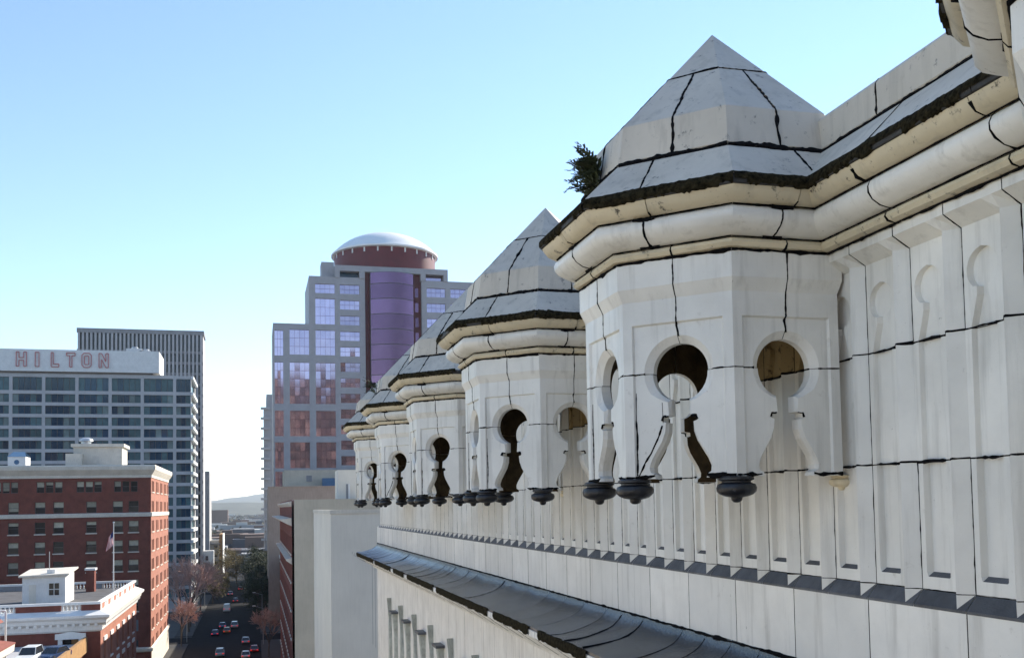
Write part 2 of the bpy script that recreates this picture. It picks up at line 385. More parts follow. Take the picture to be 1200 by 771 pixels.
for i in range(6):                # corners between successive faces, the two ends run into the wall
    for upper in (True, False):
        m = MB()
        if i > 0: half(m, FACES[ORDER[i-1]], -1, upper)
        if i < 5: half(m, FACES[ORDER[i]], 1, upper)
        addp('corner_block' if upper else 'post_block', m, [TC, BIS])
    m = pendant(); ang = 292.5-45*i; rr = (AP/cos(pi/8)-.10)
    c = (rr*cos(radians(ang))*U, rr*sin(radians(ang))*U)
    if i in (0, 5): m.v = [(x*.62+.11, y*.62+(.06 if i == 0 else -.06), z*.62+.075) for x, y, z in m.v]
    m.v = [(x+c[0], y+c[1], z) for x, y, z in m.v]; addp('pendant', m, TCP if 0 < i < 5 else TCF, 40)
rj = random.Random(3)
JU = {}                           # joint position on each face for each course
courses = (('bead_moulding', P_SMALL, TCF, 40, .0), ('roll_moulding', P_ROLL, TC, 40, -.12), ('soffit_moulding', P_SOF, TCF, 40, -.10), ('drip_edge', P_FAS, TCS, 0, -.1), ('roof_slab', P_SLAB, TCR, 0, -.06))
for name, prof, mt, sm, base in courses:
    ju = {f: base*(1 if f in 'RC' else .6)+rj.uniform(-.05, .05) for f in ORDER}
    if name == 'roof_slab': ju['R'] = .12; ju['C'] = -.16
    JU[name] = ju
    m = MB(); rows = [[FP(270, u, o, z) for o, z in prof] for u in (1.0, ju['R']+.004)]; m.grid(rows); m.poly(rows[1]); addp(name, m, mt, sm)
    for i in range(4): addp(name, corner_piece(prof, FACES[ORDER[i]], ju[ORDER[i]]-.004, FACES[ORDER[i+1]], ju[ORDER[i+1]]+.004), mt, sm)
    m = MB(); rows = [[FP(90, u, o, z) for o, z in prof] for u in (ju['B']-.004, -1.0)]; m.grid(rows); m.poly(rows[0]); addp(name, m, mt, sm)
CAPB, CAPK, CAPJ = (-.005, 3.025), (-.065, 3.38), (-AP*.49, 3.972)
def capo(z): return -.065-(z-3.38)/(4.583-3.38)*(AP-.065)
P_CAP = [(-.25, 3.022), (-.015, 3.022), (-.003, 3.035), (-.06, 3.372), (-.07, 3.385), (capo(3.968), 3.968), (-AP*.8, 3.968)]
alld = [270-45*i for i in range(8)]
for i in range(8):
    d1, d2 = alld[i], alld[i]-45
    m = MB(); rows = []
    def fpo(d, u, o, z): return FP(d, u, o, z)
    rows.append([FP(d1, -.004, o, z) for o, z in P_CAP]); rows.append([FP(d1, -(.5+T22*o), o, z) for o, z in P_CAP]); rows.append([FP(d2, .004, o, z) for o, z in P_CAP])
    m.grid(rows); m.poly(rows[0]); m.poly(rows[2][::-1]); addp('cap_block', m, TCR)
m = MB(); o = capo(3.978); ring = [FP(d, -(.5+T22*o), o, 3.978) for d in alld]
apex = (0, 0, 4.583*U)
for i in range(8): m.poly([ring[i], ring[(i+1) % 8], apex])
m.poly(ring[::-1]); addp('finial_cap', m, TCR)
def turret_seal(seed):
    m = MB()
    for f in ORDER:
        d = FACES[f]; n = frame(d)[0]; nn = tuple(n)
        w = .0125
        bead(m, [FP(d, .01, -.02, KZ+KR2-.01), FP(d, -.008, -.02, RT-.02), FP(d, .0, 0, RT+.02), FP(d, .004, 0, 1.76), FP(d, -.004, .05, 1.87), FP(d, 0, .05, 2.10)], nn, w, seed+d, step=.02)
        for s in (-1, 1):
            bead(m, [FP(d, s*KR2*.97, -.022, KZ), FP(d, s*.40, -.022, KZ+.003*s), FP(d, s*.415, 0, KZ), FP(d, s*.497, 0, KZ)], nn, .0115, seed+d*1.3+s, step=.02)
            bead(m, [FP(d, s*(KR+.006), -.07, KZ), FP(d, s*(KR+.004), -TH, KZ)], tuple(-frame(d)[1]*s), .012, seed+d+s, step=.02)
            # soot that has gathered on the hook under the neck and at the foot of the bell
            bead(m, [FP(d, s*.10, -.03, .742), FP(d, s*.15, -.025, .738), FP(d, s*.16, -.02, .70)], nn, .018, seed+d*2+s, step=.015)
            bead(m, [FP(d, s*.235, -.03, .225), FP(d, s*.30, -.02, .212), FP(d, s*.42, .0, .212), FP(d, s*.498, 0, .21)], nn, .021, seed+d*3+s, step=.02)
        if f in 'CL':
            bead(m, [FP(d, -.395, -.02, KZ-.16), FP(d, -.40, -.018, .72)], nn, .006, seed+d*4, step=.02)
            bead(m, [FP(d, -.40, -.018, .72), FP(d, -.392, -.018, .5), FP(d, -.40, -.02, .23)], nn, .011, seed+d*4.2, step=.015)
        if f == 'C' and seed < 2:
            bead(m, [FP(d, -.155, -.022, .86), FP(d, -.15, -.022, .68)], nn, .004, seed+31, step=.015)
            bead(m, [FP(d, -.16, -.022, .66), FP(d, -.205, -.022, .55), FP(d, -.27, -.022, .42), FP(d, -.33, -.022, .34), FP(d, -.385, -.022, .22)], nn, .018, seed+33, step=.012)
        for name, prof, mt, sm, base in courses:
            if prof is P_FAS: continue
            lst = prof[1:-1] if prof not in (P_SLAB, P_SOF) else prof[1:3]
            u = JU[name][f]; sl = lambda z: 0
            pts = [FP(d, u+sl(z), o, z) for o, z in lst]; ns = []
            for j in range(len(lst)):
                a, b = nrm_y(lst, j); ns.append((n.x*a, n.y*a, b))
            bead(m, pts, ns, .02 if prof is P_SLAB else .016, seed+d+base, step=.02)
        for oo, z, w_ in ((.055, 2.098, .016), (.085, 2.199, .006), (.25, 2.42, .011)):
            h = .5+T22*oo
            bead(m, [FP(d, h if f != 'R' else 1, oo+.004, z), FP(d, -h if f != 'B' else -1, oo+.004, z)], nn, w_, seed+d+z)
        # black blotches where joints cross the mouldings
        for k in range(2):
            u = JU['roll_moulding'][f]; bead(m, [FP(d, u+.10, .275, 2.405), FP(d, u, .268, 2.40), FP(d, u-.10, .275, 2.41)], nn, .02, seed+d+k)
            bead(m, [FP(d, u+.08, .11, 2.20), FP(d, u, .105, 2.20), FP(d, u-.10, .11, 2.20)], nn, .018, seed+d+k+5)
    for d in alld:
        n = frame(d)[0]
        bead(m, [FP(d, .5, .008, 3.012), FP(d, -.5, .008, 3.012)], (n.x, n.y, .4), .034, seed+d*.7, step=.02)
        lst = P_CAP[2:6]; ns = []
        for j in range(4):
            a, b = nrm_y(lst, j); ns.append((n.x*a, n.y*a, b))
        bead(m, [FP(d, -.0, o, z) for o, z in lst], ns, .023, seed+d*.9, step=.02)
        o = capo(3.972); h = .5+T22*o; a, b = ns[3][:2], ns[3][2]
        bead(m, [FP(d, h, o, 3.973), FP(d, -h, o, 3.973)], ns[2], .018, seed+d*1.9, step=.02)
    return m.mesh('joint_sealant', TAR)
def turret_moss(seed):
    m = MB()
    for f in ORDER:
        d = FACES[f]; ua = 1.0 if f == 'R' else .5+T22*.4; ub = -1.0 if f == 'B' else -.5-T22*.4
        moss_strip(m, lambda t, o, z: FP(d, ua-t, o, z), ua-ub, seed+d*.1)
    return m.mesh('moss', MOSS)
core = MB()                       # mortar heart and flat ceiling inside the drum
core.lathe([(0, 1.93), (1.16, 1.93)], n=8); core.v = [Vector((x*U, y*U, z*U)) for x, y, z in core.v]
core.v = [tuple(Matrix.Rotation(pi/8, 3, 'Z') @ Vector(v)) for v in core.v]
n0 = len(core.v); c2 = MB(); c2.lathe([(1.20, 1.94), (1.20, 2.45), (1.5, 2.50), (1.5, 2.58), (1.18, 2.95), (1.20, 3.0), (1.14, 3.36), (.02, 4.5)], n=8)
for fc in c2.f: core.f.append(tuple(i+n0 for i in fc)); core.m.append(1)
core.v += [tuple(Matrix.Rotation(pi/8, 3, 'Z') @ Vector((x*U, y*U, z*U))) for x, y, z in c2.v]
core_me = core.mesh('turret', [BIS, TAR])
variants = [(turret_seal(s), turret_moss(s)) for s in (1.0, 4.4, 8.1)]
turret_label = ['turret whose cornice shows beside the near coping', 'largest turret in view with a dark fern on its roof edge', 'turret next to the one with the fern', 'third turret along the parapet', 'fourth turret along the parapet with a green tuft', 'last turret at the far end of the parapet']
for n in range(6):
    t = bpy.data.objects.new('turret', core_me); COL.objects.link(t); t.parent = bld
    t.matrix_parent_inverse = Matrix.Translation(-Vector((10, 16, 0)))
    t.location = (CX, CYT+(n-1)*PT, ZC); t['label'] = turret_label[n]
    sm, mm = variants[(1, 0, 2, 1, 0, 2)[n]]
    for name, me in turret_parts+[('joint_sealant', sm), ('moss', mm)]:
        o = bpy.data.objects.new(name, me); COL.objects.link(o); o.parent = t
        if name in ('joint_sealant', 'moss'): o['kind'] = 'stuff'

# ---- lower ledge of dark tiles
LX, LZ = 4.0, -1.83
k = 0; y = 3.0
lr = random.Random(11)
lip = MB(); lmoss = MB(); ltar = MB()
while y < YEND-.1:
    w = lr.choice((.6, .75, .95, 1.2)); y1 = min(y+w, YEND)
    tilt = lr.uniform(-.012, .018); rows = []
    for i in range(9):
        f = i/8; ang = f*radians(80)
        xx = XP-(XP-LX)*(1-cos(ang))/(1-cos(radians(80))); zz = -1.47-( -1.47-LZ)*sin(ang)/sin(radians(80))
        row = []
        for j in range(7):
            s = j/6; bow = .045*sin(pi*s)*f*(1.3-f)+tilt*(s-.5)*f+.02*noise.noise(Vector((y+s*w, f*3, 2)))
            row.append(Q(xx+.0, y+.004+(w-.008)*s*((y1-y)/w), zz-bow))
        rows.append(row)
    rows.append([(p[0], p[1], p[2]-.04) for p in rows[-1]])
    m = MB(); m.grid(rows); wpart(m, 'ledge_tile', SLATE, smooth=50)
    jw = lr.choice((.004, .006, .012, .02)); bead(ltar, [rw[0] for rw in rows[1:9]], (-.6, 0, 1), jw, y)
    y = y1; k += 1
lw = MB()
prof = [(XP+.02, -1.49), (XP+.02, LZ-.055), (LX+.03, LZ-.055), (LX-.01, LZ-.055), (LX-.01, LZ-.15), (LX+.06, LZ-.17), (LX+.10, LZ-.24), (LX+.30, LZ-.34), (LX+.36, LZ-.42), (LX+.62, LZ-.50), (LX+.66, LZ-.62), (XP-.02, LZ-.64), (XP-.02, -33.2)]
lw.grid([[Q(x, yy, z) for x, z in prof] for yy in (1.5, YEND)]); lw.poly([Q(x, YEND, z) for x, z in prof]+[Q(XP+1, YEND, -33.2), Q(XP+1, YEND, -1.49)])
bpart(lw, 'lower_wall', TC)
mseed = 2
n = int((YEND-4)/.03); prev = None
for i in range(n+1):
    t = 4+.03*i; q = Vector((t*6, 1.7, 0)); f = noise.noise(q*.5); f2 = noise.noise(q*2)
    c = noise.noise(Vector((t*1.1, 4, 2)))
    pts = [Q(LX+.03-.03*f, t, LZ-.012), Q(LX-.02-.012*f2, t, LZ-.01+.01*f), Q(LX-.03-.015*f, t, LZ-.09), Q(LX-.01-.01*f2, t, LZ-.155-.02*f)]
    if prev and c < .28: lmoss.grid([prev, pts])
    prev = pts
bpart(lmoss, 'moss', MOSS); bead(ltar, [Q(XP-.01, 3, -1.475), Q(XP-.01, YEND, -1.475)], (-1, 0, 1), .02, 3, step=.06); bpart(ltar, 'joint_sealant', TAR)
lj = MB()
for k in range(40):
    yy = 3+k*1.0; bead(lj, [Q(LX-.01, yy, LZ-.06), Q(LX-.01, yy, LZ-.15), Q(LX+.1, yy, LZ-.24), Q(LX+.36, yy, LZ-.42), Q(XP-.02, yy, LZ-.66), Q(XP-.02, yy, LZ-4)], (-1, 0, 0), .004, k, step=.2)
bpart(lj, 'joint_sealant', TAR)
# slim pilasters with flat caps on the wall below the ledge
for k in range(9):
    yy = 34.6-k*2.9; X = XP-.02
    m = MB()
    def pil(y0, z1, wtop, wbot, cap):
        m.grid([[Q(X+.0, y0-wt, z), Q(X-dp, y0-wt*.7, z), Q(X-dp, y0+wt*.7, z), Q(X, y0+wt, z)] for z, wt, dp in ((z1-6, wbot, .10), (z1-1.6, wbot*.75, .09), (z1-.7, wtop*.8, .10), (z1, wtop, .16))])
        if cap: m.box((X-.24)*U, (X+.02)*U, (y0-wtop*1.5)*U, (y0+wtop*1.5)*U, ZC+z1*U, ZC+(z1+.07)*U, 1)
    pil(yy, -3.75, .22, .30, True); wpart(m, 'pilaster', [GREENCU, STEEL])
    m = MB()
    pil(yy+1.45, -3.35, .04, .26, False); wpart(m, 'spike', [GREENCU, STEEL])

# ferns rooted in the roof joints
def fern(name, loc, label, n, ln, seed, outward):
    r = random.Random(seed); m = MB(); out = Vector(outward).normalized()
    side = out.cross(Vector((0, 0, 1)))
    for i in range(n):
        b = side*r.uniform(-.16, .16)+Vector((0, 0, r.uniform(-.02, .22)))
        d = (out*r.uniform(.5, 1)+side*r.uniform(-.5, .5)+Vector((0, 0, r.uniform(-.15, .75)))).normalized()
        L = ln*r.uniform(.5, 1); p = b.copy(); st = L/9
        for k in range(9):
            q = p+d*st; m.bar(p, q, .004*(1-k/12), n=3)
            for s in (-1, 1):
                e = d.cross(Vector((r.uniform(-.4, .4), r.uniform(-.4, .4), 1))).normalized()*s
                ll = .075*(1-k/11)*r.uniform(.7, 1.3); tip = q+e*ll+d*ll*.5+Vector((0, 0, r.uniform(-.2, .3)*ll)); wv = d*.013
                m.poly([q-wv, (q+tip)/2-wv*1.3+e*.004, tip, (q+tip)/2+wv*1.3])
            p = q; d = (d+Vector((0, 0, -.07))).normalized()
    o = m.build(name, FERN); o.location = loc; tag(o, label, 'plant'); return o
def on_turret(n, deg, u, o, z): 
    p = FP(deg, u, o, z); return (p[0]+CX, p[1]+CYT+(n-1)*PT, p[2]+ZC)
fern('fern_plant', on_turret(1, 180, -.05, .0, 2.96), 'dark fern rooted in the roof joint of the biggest turret', 42, .32, 2, (-1, .2, .3))
fern('fern_tuft', on_turret(4, 180, .3, .1, 2.95), 'small green tuft on a far turret roof edge', 16, .35, 5, (-1, -.2, .4))

# ================================================================ city
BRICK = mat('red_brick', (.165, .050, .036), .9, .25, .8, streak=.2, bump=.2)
BRICK_LIT = mat('sunlit_red_brick', (.34, .145, .10), .9, .2, .8, streak=.2)  # lighter copy of the red brick, sunlight put into its colour
CREAM = mat('cream_stone', (.62, .58, .50), .8, .12, .6, streak=.2)
WHITE = mat('white_paint', (.74, .74, .72), .6, .08, .7, streak=.15)
CONC = mat('grey_concrete', (.40, .40, .41), .85, .12, .3, streak=.2)
CONC2 = mat('pale_concrete_grid', (.46, .46, .47), .8, .1, .3, streak=.15)
DCONC = mat('dark_concrete', (.26, .26, .27), .85, .15, .3, streak=.2)
PGRAN = mat('pinkish_grey_granite', (.36, .35, .365), .6, .1, .4)
REDGR = mat('dark_red_granite', (.12, .010, .015), .5, .2, .4)
BEIGE = mat('olive_beige_stucco', (.47, .43, .35), .92, .12, .25, streak=.10)
BEIGE2 = mat('pink_beige_stucco', (.38, .29, .23), .92, .12, .25, streak=.2)
PWALL = mat('pale_wall_paint', (.68, .645, .565), .9, .07, .3, streak=.06)
def glassmat(name, col, rough=.08, metal=.0, var=.3, scale=.35):
    m = mat(name, col, rough, var, scale, metal=metal, spec=.32, rnd=.3); return m
GBLUE = glassmat('dark_blue_glass', (.008, .05, .095), .06)
GCURT = glassmat('curtained_glass', (.06, .13, .15), .15)
GLITE = glassmat('pale_curtain_glass', (.16, .22, .22), .2)
GPINK = glassmat('mauve_mirror_glass', (.46, .38, .50), .07, .92, .08)
GPURP = glassmat('purple_mirror_glass', (.16, .085, .145), .10, .9, .10)
GDARK = glassmat('dark_window_glass', (.02, .024, .026), .1)
GBLIND = mat('window_blind', (.42, .40, .31), .7, .2, 2, rnd=.45)
SLOT = mat('near_black_glass', (.012, .016, .024), .15, .3, .3)
SASH = mat('sash_paint', (.10, .10, .10), .6, .2, 1)
ROOFING = mat('roof_membrane', (.28, .28, .28), .9, .2, .4)
RNEON = mat('red_sign_tube', (.52, .18, .18), .4, .1, 1)
METAL = mat('galvanised_metal', (.45, .46, .47), .4, .15, 1, metal=.6)
BLUEB = mat('blue_paint', (.06, .14, .25), .6, .1, 1)
DOMEW = mat('dome_metal', (.80, .80, .78), .45, .06, .3)
TIMBER = mat('orange_timber', (.33, .19, .08), .8, .2, 1)

class Fac:
    """a vertical facade: u runs along it, n points outwards; heights relative to the eye"""
    def __init__(s, ox, oy, ux, uy, nx, ny): s.o = (ox, oy); s.u = (ux, uy); s.n = (nx, ny)
    def p(s, u, d, z): return (s.o[0]+s.u[0]*u+s.n[0]*d, s.o[1]+s.u[1]*u+s.n[1]*d, z+ZC)
    def wall(s, mb, ua, ub, za, zb, rects, depth, m=0):
        us = sorted({ua, ub}|{v for r in rects for v in r[:2] if ua < v < ub}); zs = sorted({za, zb}|{v for r in rects for v in r[2:4] if za < v < zb})
        for i in range(len(us)-1):
            run = None
            for j in range(len(zs)-1):
                uc, zc = (us[i]+us[i+1])/2, (zs[j]+zs[j+1])/2
                if any(r[0] < uc < r[1] and r[2] < zc < r[3] for r in rects):
                    if run is not None: mb.quad(s.p(us[i], 0, run), s.p(us[i+1], 0, run), s.p(us[i+1], 0, zs[j]), s.p(us[i], 0, zs[j]), m); run = None
                elif run is None: run = zs[j]
            if run is not None: mb.quad(s.p(us[i], 0, run), s.p(us[i+1], 0, run), s.p(us[i+1], 0, zs[-1]), s.p(us[i], 0, zs[-1]), m)
        for a, b, c, d in rects:
            for (u1, z1), (u2, z2) in (((a, c), (b, c)), ((b, c), (b, d)), ((b, d), (a, d)), ((a, d), (a, c))):
                mb.quad(s.p(u1, 0, z1), s.p(u2, 0, z2), s.p(u2, -depth, z2), s.p(u1, -depth, z1), m)
    def box(s, mb, ua, ub, da, db, za, zb, m=0):
        P = [s.p(u, d, z) for z in (za, zb) for d in (da, db) for u in (ua, ub)]; n = len(mb.v); mb.v += P
        for q in ((0, 2, 3, 1), (4, 5, 7, 6), (0, 1, 5, 4), (2, 6, 7, 3), (0, 4, 6, 2), (1, 3, 7, 5)): mb.f.append(tuple(n+i for i in q)); mb.m.append(m)
    def pane(s, mb, ua, ub, za, zb, d, m=0): mb.quad(s.p(ua, d, za), s.p(ub, d, za), s.p(ub, d, zb), s.p(ua, d, zb), m)
def root(name, X, Y, label, cat='building', group=None):
    o = empty(name, (X, Y, 0), label, cat, group); return o
def part(mb, name, mats, r, smooth=None):
    o = mb.build(name, mats, r, smooth=smooth)
    top = r
    while top.parent: top = top.parent
    if r is top: o.matrix_parent_inverse = Matrix.Translation(-top.location)
    return o
fr = random.Random(21)
def sash_window(f, r, a, b, c, d, depth=.25, sill=True, split=True, sillm=CREAM):
    """double-hung window: frame and glass, sill and drawn blind as pieces of it"""
    m = MB(); w = .07
    f.pane(m, a, b, c, d, -depth, 1)
    for (ua, ub, za, zb) in ((a, a+w, c, d), (b-w, b, c, d), (a+w, b-w, c, c+w), (a+w, b-w, d-w, d)): f.box(m, ua, ub, -depth+.005, -depth+.09, za, zb)
    if split: f.box(m, a+w, b-w, -depth+.005, -depth+.06, (c+d)/2-.04, (c+d)/2+.04)
    o = part(m, 'window', [SASH, GDARK], r)
    h = fr.choice((.0, .45, .5, .5, .55, .5, .8, .3))
    if h:
        m = MB(); f.pane(m, a+w, b-w, d-(d-c)*h, d-w, -depth+.012); part(m, 'blind', GBLIND, o)
    if sill:
        m = MB(); f.box(m, a-.12, b+.12, -depth*.3, .14, c-.22, c-.02); part(m, 'sill', sillm, o)
    return o

# ---- red brick hotel across the street
YB, XL = 190.3, -18.4
r = root('brick_hotel', -45, 208, 'tall red brick hotel block with cream cornice and rows of sash windows')
fF = Fac(XL, YB, -1, 0, 0, -1); fS = Fac(XL, YB, 0, 1, 1, 0)
zt = px(100, 557, YB)[1]; ztop = px(100, 545, YB)[1]
cols = [px(x, 620, YB)[0] for x in (15.5, 46.8, 68.5, 107, 138, 156.5)]
cols = [XL-c for c in cols]; cols += [cols[0]+5.2, cols[0]+9, cols[0]+14, cols[0]+19, cols[0]+23]
rects = []; rowsz = []
for yb_ in (601, 624.5, 647.5, 670.5): rowsz.append(px(90, yb_, YB)[1])
while rowsz[-1] > -24: rowsz.append(rowsz[-1]-3.65)
for z in rowsz:
    for c in cols: rects.append((c-.85, c+.85, z, z+2.05))
ztrip = px(90, 576.8, YB)[1]; trip = []
for xa, xb in ((-8, 22), (42, 74), (89, 120), (133, 162)):
    A, B = XL-px(xb, 570, YB)[0], XL-px(xa, 570, YB)[0]; w = (B-A)/3
    for q in range(3): trip.append((A+q*w+.12, A+(q+1)*w-.12, ztrip, ztrip+1.95))
DEP = .3; WB, SD = 42, 36.8
m = MB(); fF.wall(m, 0, WB, -30, zt, rects+trip, DEP); 
srects = []
scol = [2.2, 4.6, 10.5, 13.2, 19, 21.5, 27.2, 30, 34.5]
for z in rowsz+[ztrip]:
    for c in scol: srects.append((c-.8, c+.8, z, z+2.0))
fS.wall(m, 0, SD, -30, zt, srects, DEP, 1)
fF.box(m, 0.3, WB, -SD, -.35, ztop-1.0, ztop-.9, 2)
part(m, 'wall', [BRICK, BRICK_LIT, ROOFING], r)
m = MB(); prof = [(.02, zt-.5), (.12, zt-.45), (.15, zt), (.45, zt+.45), (.8, zt+1.0), (.85, ztop-.25), (.7, ztop), (-.4, ztop)]
m.grid([[fF.p(WB, o, z) for o, z in prof], [fF.p(-o, o, z) for o, z in prof], [fS.p(SD, o, z) for o, z in prof]]); part(m, 'cornice', CREAM, r)
zb = rowsz[0]-.1; m = MB(); prof = [(.01, zb-.75), (.16, zb-.7), (.22, zb-.1), (.1, zb), (.0, zb+.02)]
m.grid([[fF.p(WB, o, z) for o, z in prof], [fF.p(-o, o, z) for o, z in prof], [fS.p(SD, o, z) for o, z in prof]]); part(m, 'belt_course', CREAM, r)
m = MB(); prof = [(.02, -25.6), (.35, -25.4), (.4, -24.9), (.05, -24.7)]
m.grid([[fF.p(WB, o, z) for o, z in prof], [fF.p(-o, o, z) for o, z in prof], [fS.p(SD, o, z) for o, z in prof]]); fS.box(m, .2, SD, .0, .12, -30, -25.6); part(m, 'stone_base', CREAM, r)
for a, b, c, d in trip: sash_window(fF, r, a, b, c, d, DEP, sill=False)
for z in rowsz:
    if z < -21: continue
    for c in cols[:8]: sash_window(fF, r, c-.85, c+.85, z, z+2.05, DEP, sill=z != rowsz[0])
for a, b, c, d in srects: 
    if c > -26: sash_window(fS, r, a, b, c, d, DEP, sill=True)
# rooftop room, vent and water box
hr = root('roof_penthouse', -30, 205, 'cream stepped rooftop room with cornice on the brick hotel', 'rooftop room')
m = MB(); ax, bx = px(86, 540, 198)[0], px(143, 540, 198)[0]; z0 = ztop-1; z1 = px(110, 523, 198)[1]
m.box(ax, bx, 198, 206, z0+ZC, z1+ZC); part(m, 'wall', CREAM, hr)
m = MB(); m.box(ax-.4, bx+.4, 197.6, 206.4, z1+ZC-.1, z1+ZC+.5); part(m, 'cornice', CREAM, hr)
m = MB(); m.box(px(79, 540, 198)[0], px(97, 540, 198)[0], 196, 197.9, z0+ZC, px(90, 532, 198)[1]+ZC); part(m, 'lower_room', CREAM, hr)
m = MB(); cxv = px(100, 520, 199)[0]; m.lathe([(.9, 0), (.9, .5), (1.3, .6), (1.2, 1.0), (.5, 1.3), (0, 1.35)], (cxv, 200, z1+ZC+.5), 12); part(m, 'vent_cap', METAL, hr, 40)
br = root('rooftop_cooling_unit', -47, 199, 'white rooftop unit with blue roundel near the hotel parapet', 'rooftop unit')
a, b = px(9, 540, 198)[0], px(30, 540, 198)[0]; z1 = px(20, 535, 198)[1]
m = MB(); m.box(a, b, 198, 202, z0+ZC, z1+ZC); part(m, 'casing', WHITE, br)
m = MB(); m.grid([[(a-.1, 197.9, z1+ZC), (b+.1, 197.9, z1+ZC)], [(a+.5, 200, z1+ZC+1), (b-.5, 200, z1+ZC+1)], [(a-.1, 202.1, z1+ZC), (b+.1, 202.1, z1+ZC)]]); part(m, 'lid', BLUEB, br)
m = MB(); c = ((a+b)/2, 197.97, (z0+1+z1)/2+ZC); m.poly([(c[0]+.45*cos(i*pi/6), c[1], c[2]+.45*sin(i*pi/6)) for i in range(12)]); part(m, 'roundel', BLUEB, br)

# ---- big hotel slab with the rooftop sign
YH = 308.0
r = root('hotel_tower', -60, 318, 'wide hotel slab of blue glass and pale concrete grid under a lettered sign box')
fF = Fac(XL, YH, -1, 0, 0, -1); fS = Fac(XL, YH, 0, 1, 1, 0)
ztop = px(200, 440, YH)[1]; z1 = px(200, 444, YH)[1]; 
mull = [XL-px(x, 460, YH)[0] for x in (204.6, 166.7, 129, 90, 51, 12.5, -26, -64)]
fl = [(px(150, 458.5, YH)[1], z1)]; zz = px(150, 472, YH)[1]; step = px(150, 472, YH)[1]-px(150, 485.4, YH)[1]
zt2 = px(150, 462.5, YH)[1]
for k in range(19): fl.append((zz-k*step, zt2-k*step))
fl = [q for q in fl if q[0] > -28]
rects = []; edges = [.15]+mull
for i in range(len(edges)-1):
    a, b = edges[i]+(.45 if i else .1), edges[i+1]-.45
    for c, d in fl: rects.append((a, b, c, d))
WH = mull[-1]
m = MB(); fF.wall(m, 0, WH, -30, ztop, rects, .5)
srect = [(.9, 18.5, c, d) for c, d in fl]
fS.wall(m, 0, 21.5, -30, ztop, srect, .5); fF.box(m, .4, WH, -21, -.6, ztop-.4, ztop-.3, 1)
part(m, 'concrete_frame', [CONC2, ROOFING], r)
for a, b, c, d in srect:
    m = MB(); fS.pane(m, a, b, c, d, -.45); part(m, 'window', GCURT, r)
for c, d in fl:
    m = MB(); fS.box(m, -.3, 21.5, .02, .7, d, d+.9); part(m, 'balcony_slab', WHITE, r)
for (a, b, c, d) in rects:
    m = MB(); n = max(2, round((b-a)/1.6)); w = (b-a)/n
    k0 = fr.randrange(0, 3)
    for q in range(n):
        cur = (q < n*.33 or q > n*.62) and fr.random() > .22 or fr.random() < .08
        f_ = fF; f_.pane(m, a+q*w, a+(q+1)*w, c, d, -.45, 3 if fr.random() < .07 else (1 if cur else 0))
    for q in range(1, n): fF.box(m, a+q*w-.05, a+q*w+.05, -.45, -.36, c, d, 2)
    part(m, 'window', [GBLUE, GCURT, SASH, GLITE], r)
sb = root('sign_box', -50, 312, 'long white rooftop sign box with red outlined hotel lettering', 'sign')
zs0 = px(150, 437, YH)[1]; zs1 = px(150, 412, YH)[1]; xr = px(186.5, 425, YH-1)[0]
m = MB(); m.box(-90, xr, YH-1, YH+14, zs0+ZC, zs1+ZC); part(m, 'box', WHITE, sb)
m = MB(); m.box(-90, xr-2, YH+.5, YH+12, ztop+ZC-.35, zs0+ZC); part(m, 'plant_room', DCONC, sb)
def letter(ch, x0, z0, w, h):
    s = .27*w; s2 = .25*w
    if ch == 'H': P = [[(0, 0), (s, 0), (s, h*.42), (w-s, h*.42), (w-s, 0), (w, 0), (w, h), (w-s, h), (w-s, h*.60), (s, h*.60), (s, h), (0, h)]]
    if ch == 'I': P = [[(w*.3, 0), (w*.7, 0), (w*.7, h), (w*.3, h)]]
    if ch == 'L': P = [[(0, 0), (w, 0), (w, h*.2), (s, h*.2), (s, h), (0, h)]]
    if ch == 'T': P = [[(w/2-s/2, 0), (w/2+s/2, 0), (w/2+s/2, h*.8), (w, h*.8), (w, h), (0, h), (0, h*.8), (w/2-s/2, h*.8)]]
    if ch == 'O':
        c = .22*w; P = [[(c, 0), (w-c, 0), (w, c), (w, h-c), (w-c, h), (c, h), (0, h-c), (0, c)], [(s+.1, h*.2), (w-s-.1, h*.2), (w-s, h*.28), (w-s, h*.72), (w-s-.1, h*.8), (s+.1, h*.8), (s, h*.72), (s, h*.28)]]
    if ch == 'N': P = [[(0, 0), (s, 0), (s, h*.58), (w-s, 0), (w, 0), (w, h), (w-s, h), (w-s, h*.42), (s, h), (0, h)]]
    m = MB(); y = YH-1.25
    for pl in P:
        for i in range(len(pl)):
            a, b = pl[i], pl[(i+1) % len(pl)]; m.bar((x0+a[0], y, z0+a[1]), (x0+b[0], y, z0+b[1]), .125, n=5)
    return m
lz0 = px(75, 430.5, YH)[1]+ZC; lz1 = px(75, 414, YH)[1]+ZC
for ch, xa, xb in (('H', 19, 31), ('I', 38, 49), ('L', 60, 69), ('T', 78, 88), ('O', 96, 107), ('N', 116, 127)):
    A, B = px(xa, 422, YH-1.2)[0], px(xb, 422, YH-1.2)[0]; part(letter(ch, A, lz0, B-A, lz1-lz0), 'letter', RNEON, sb)

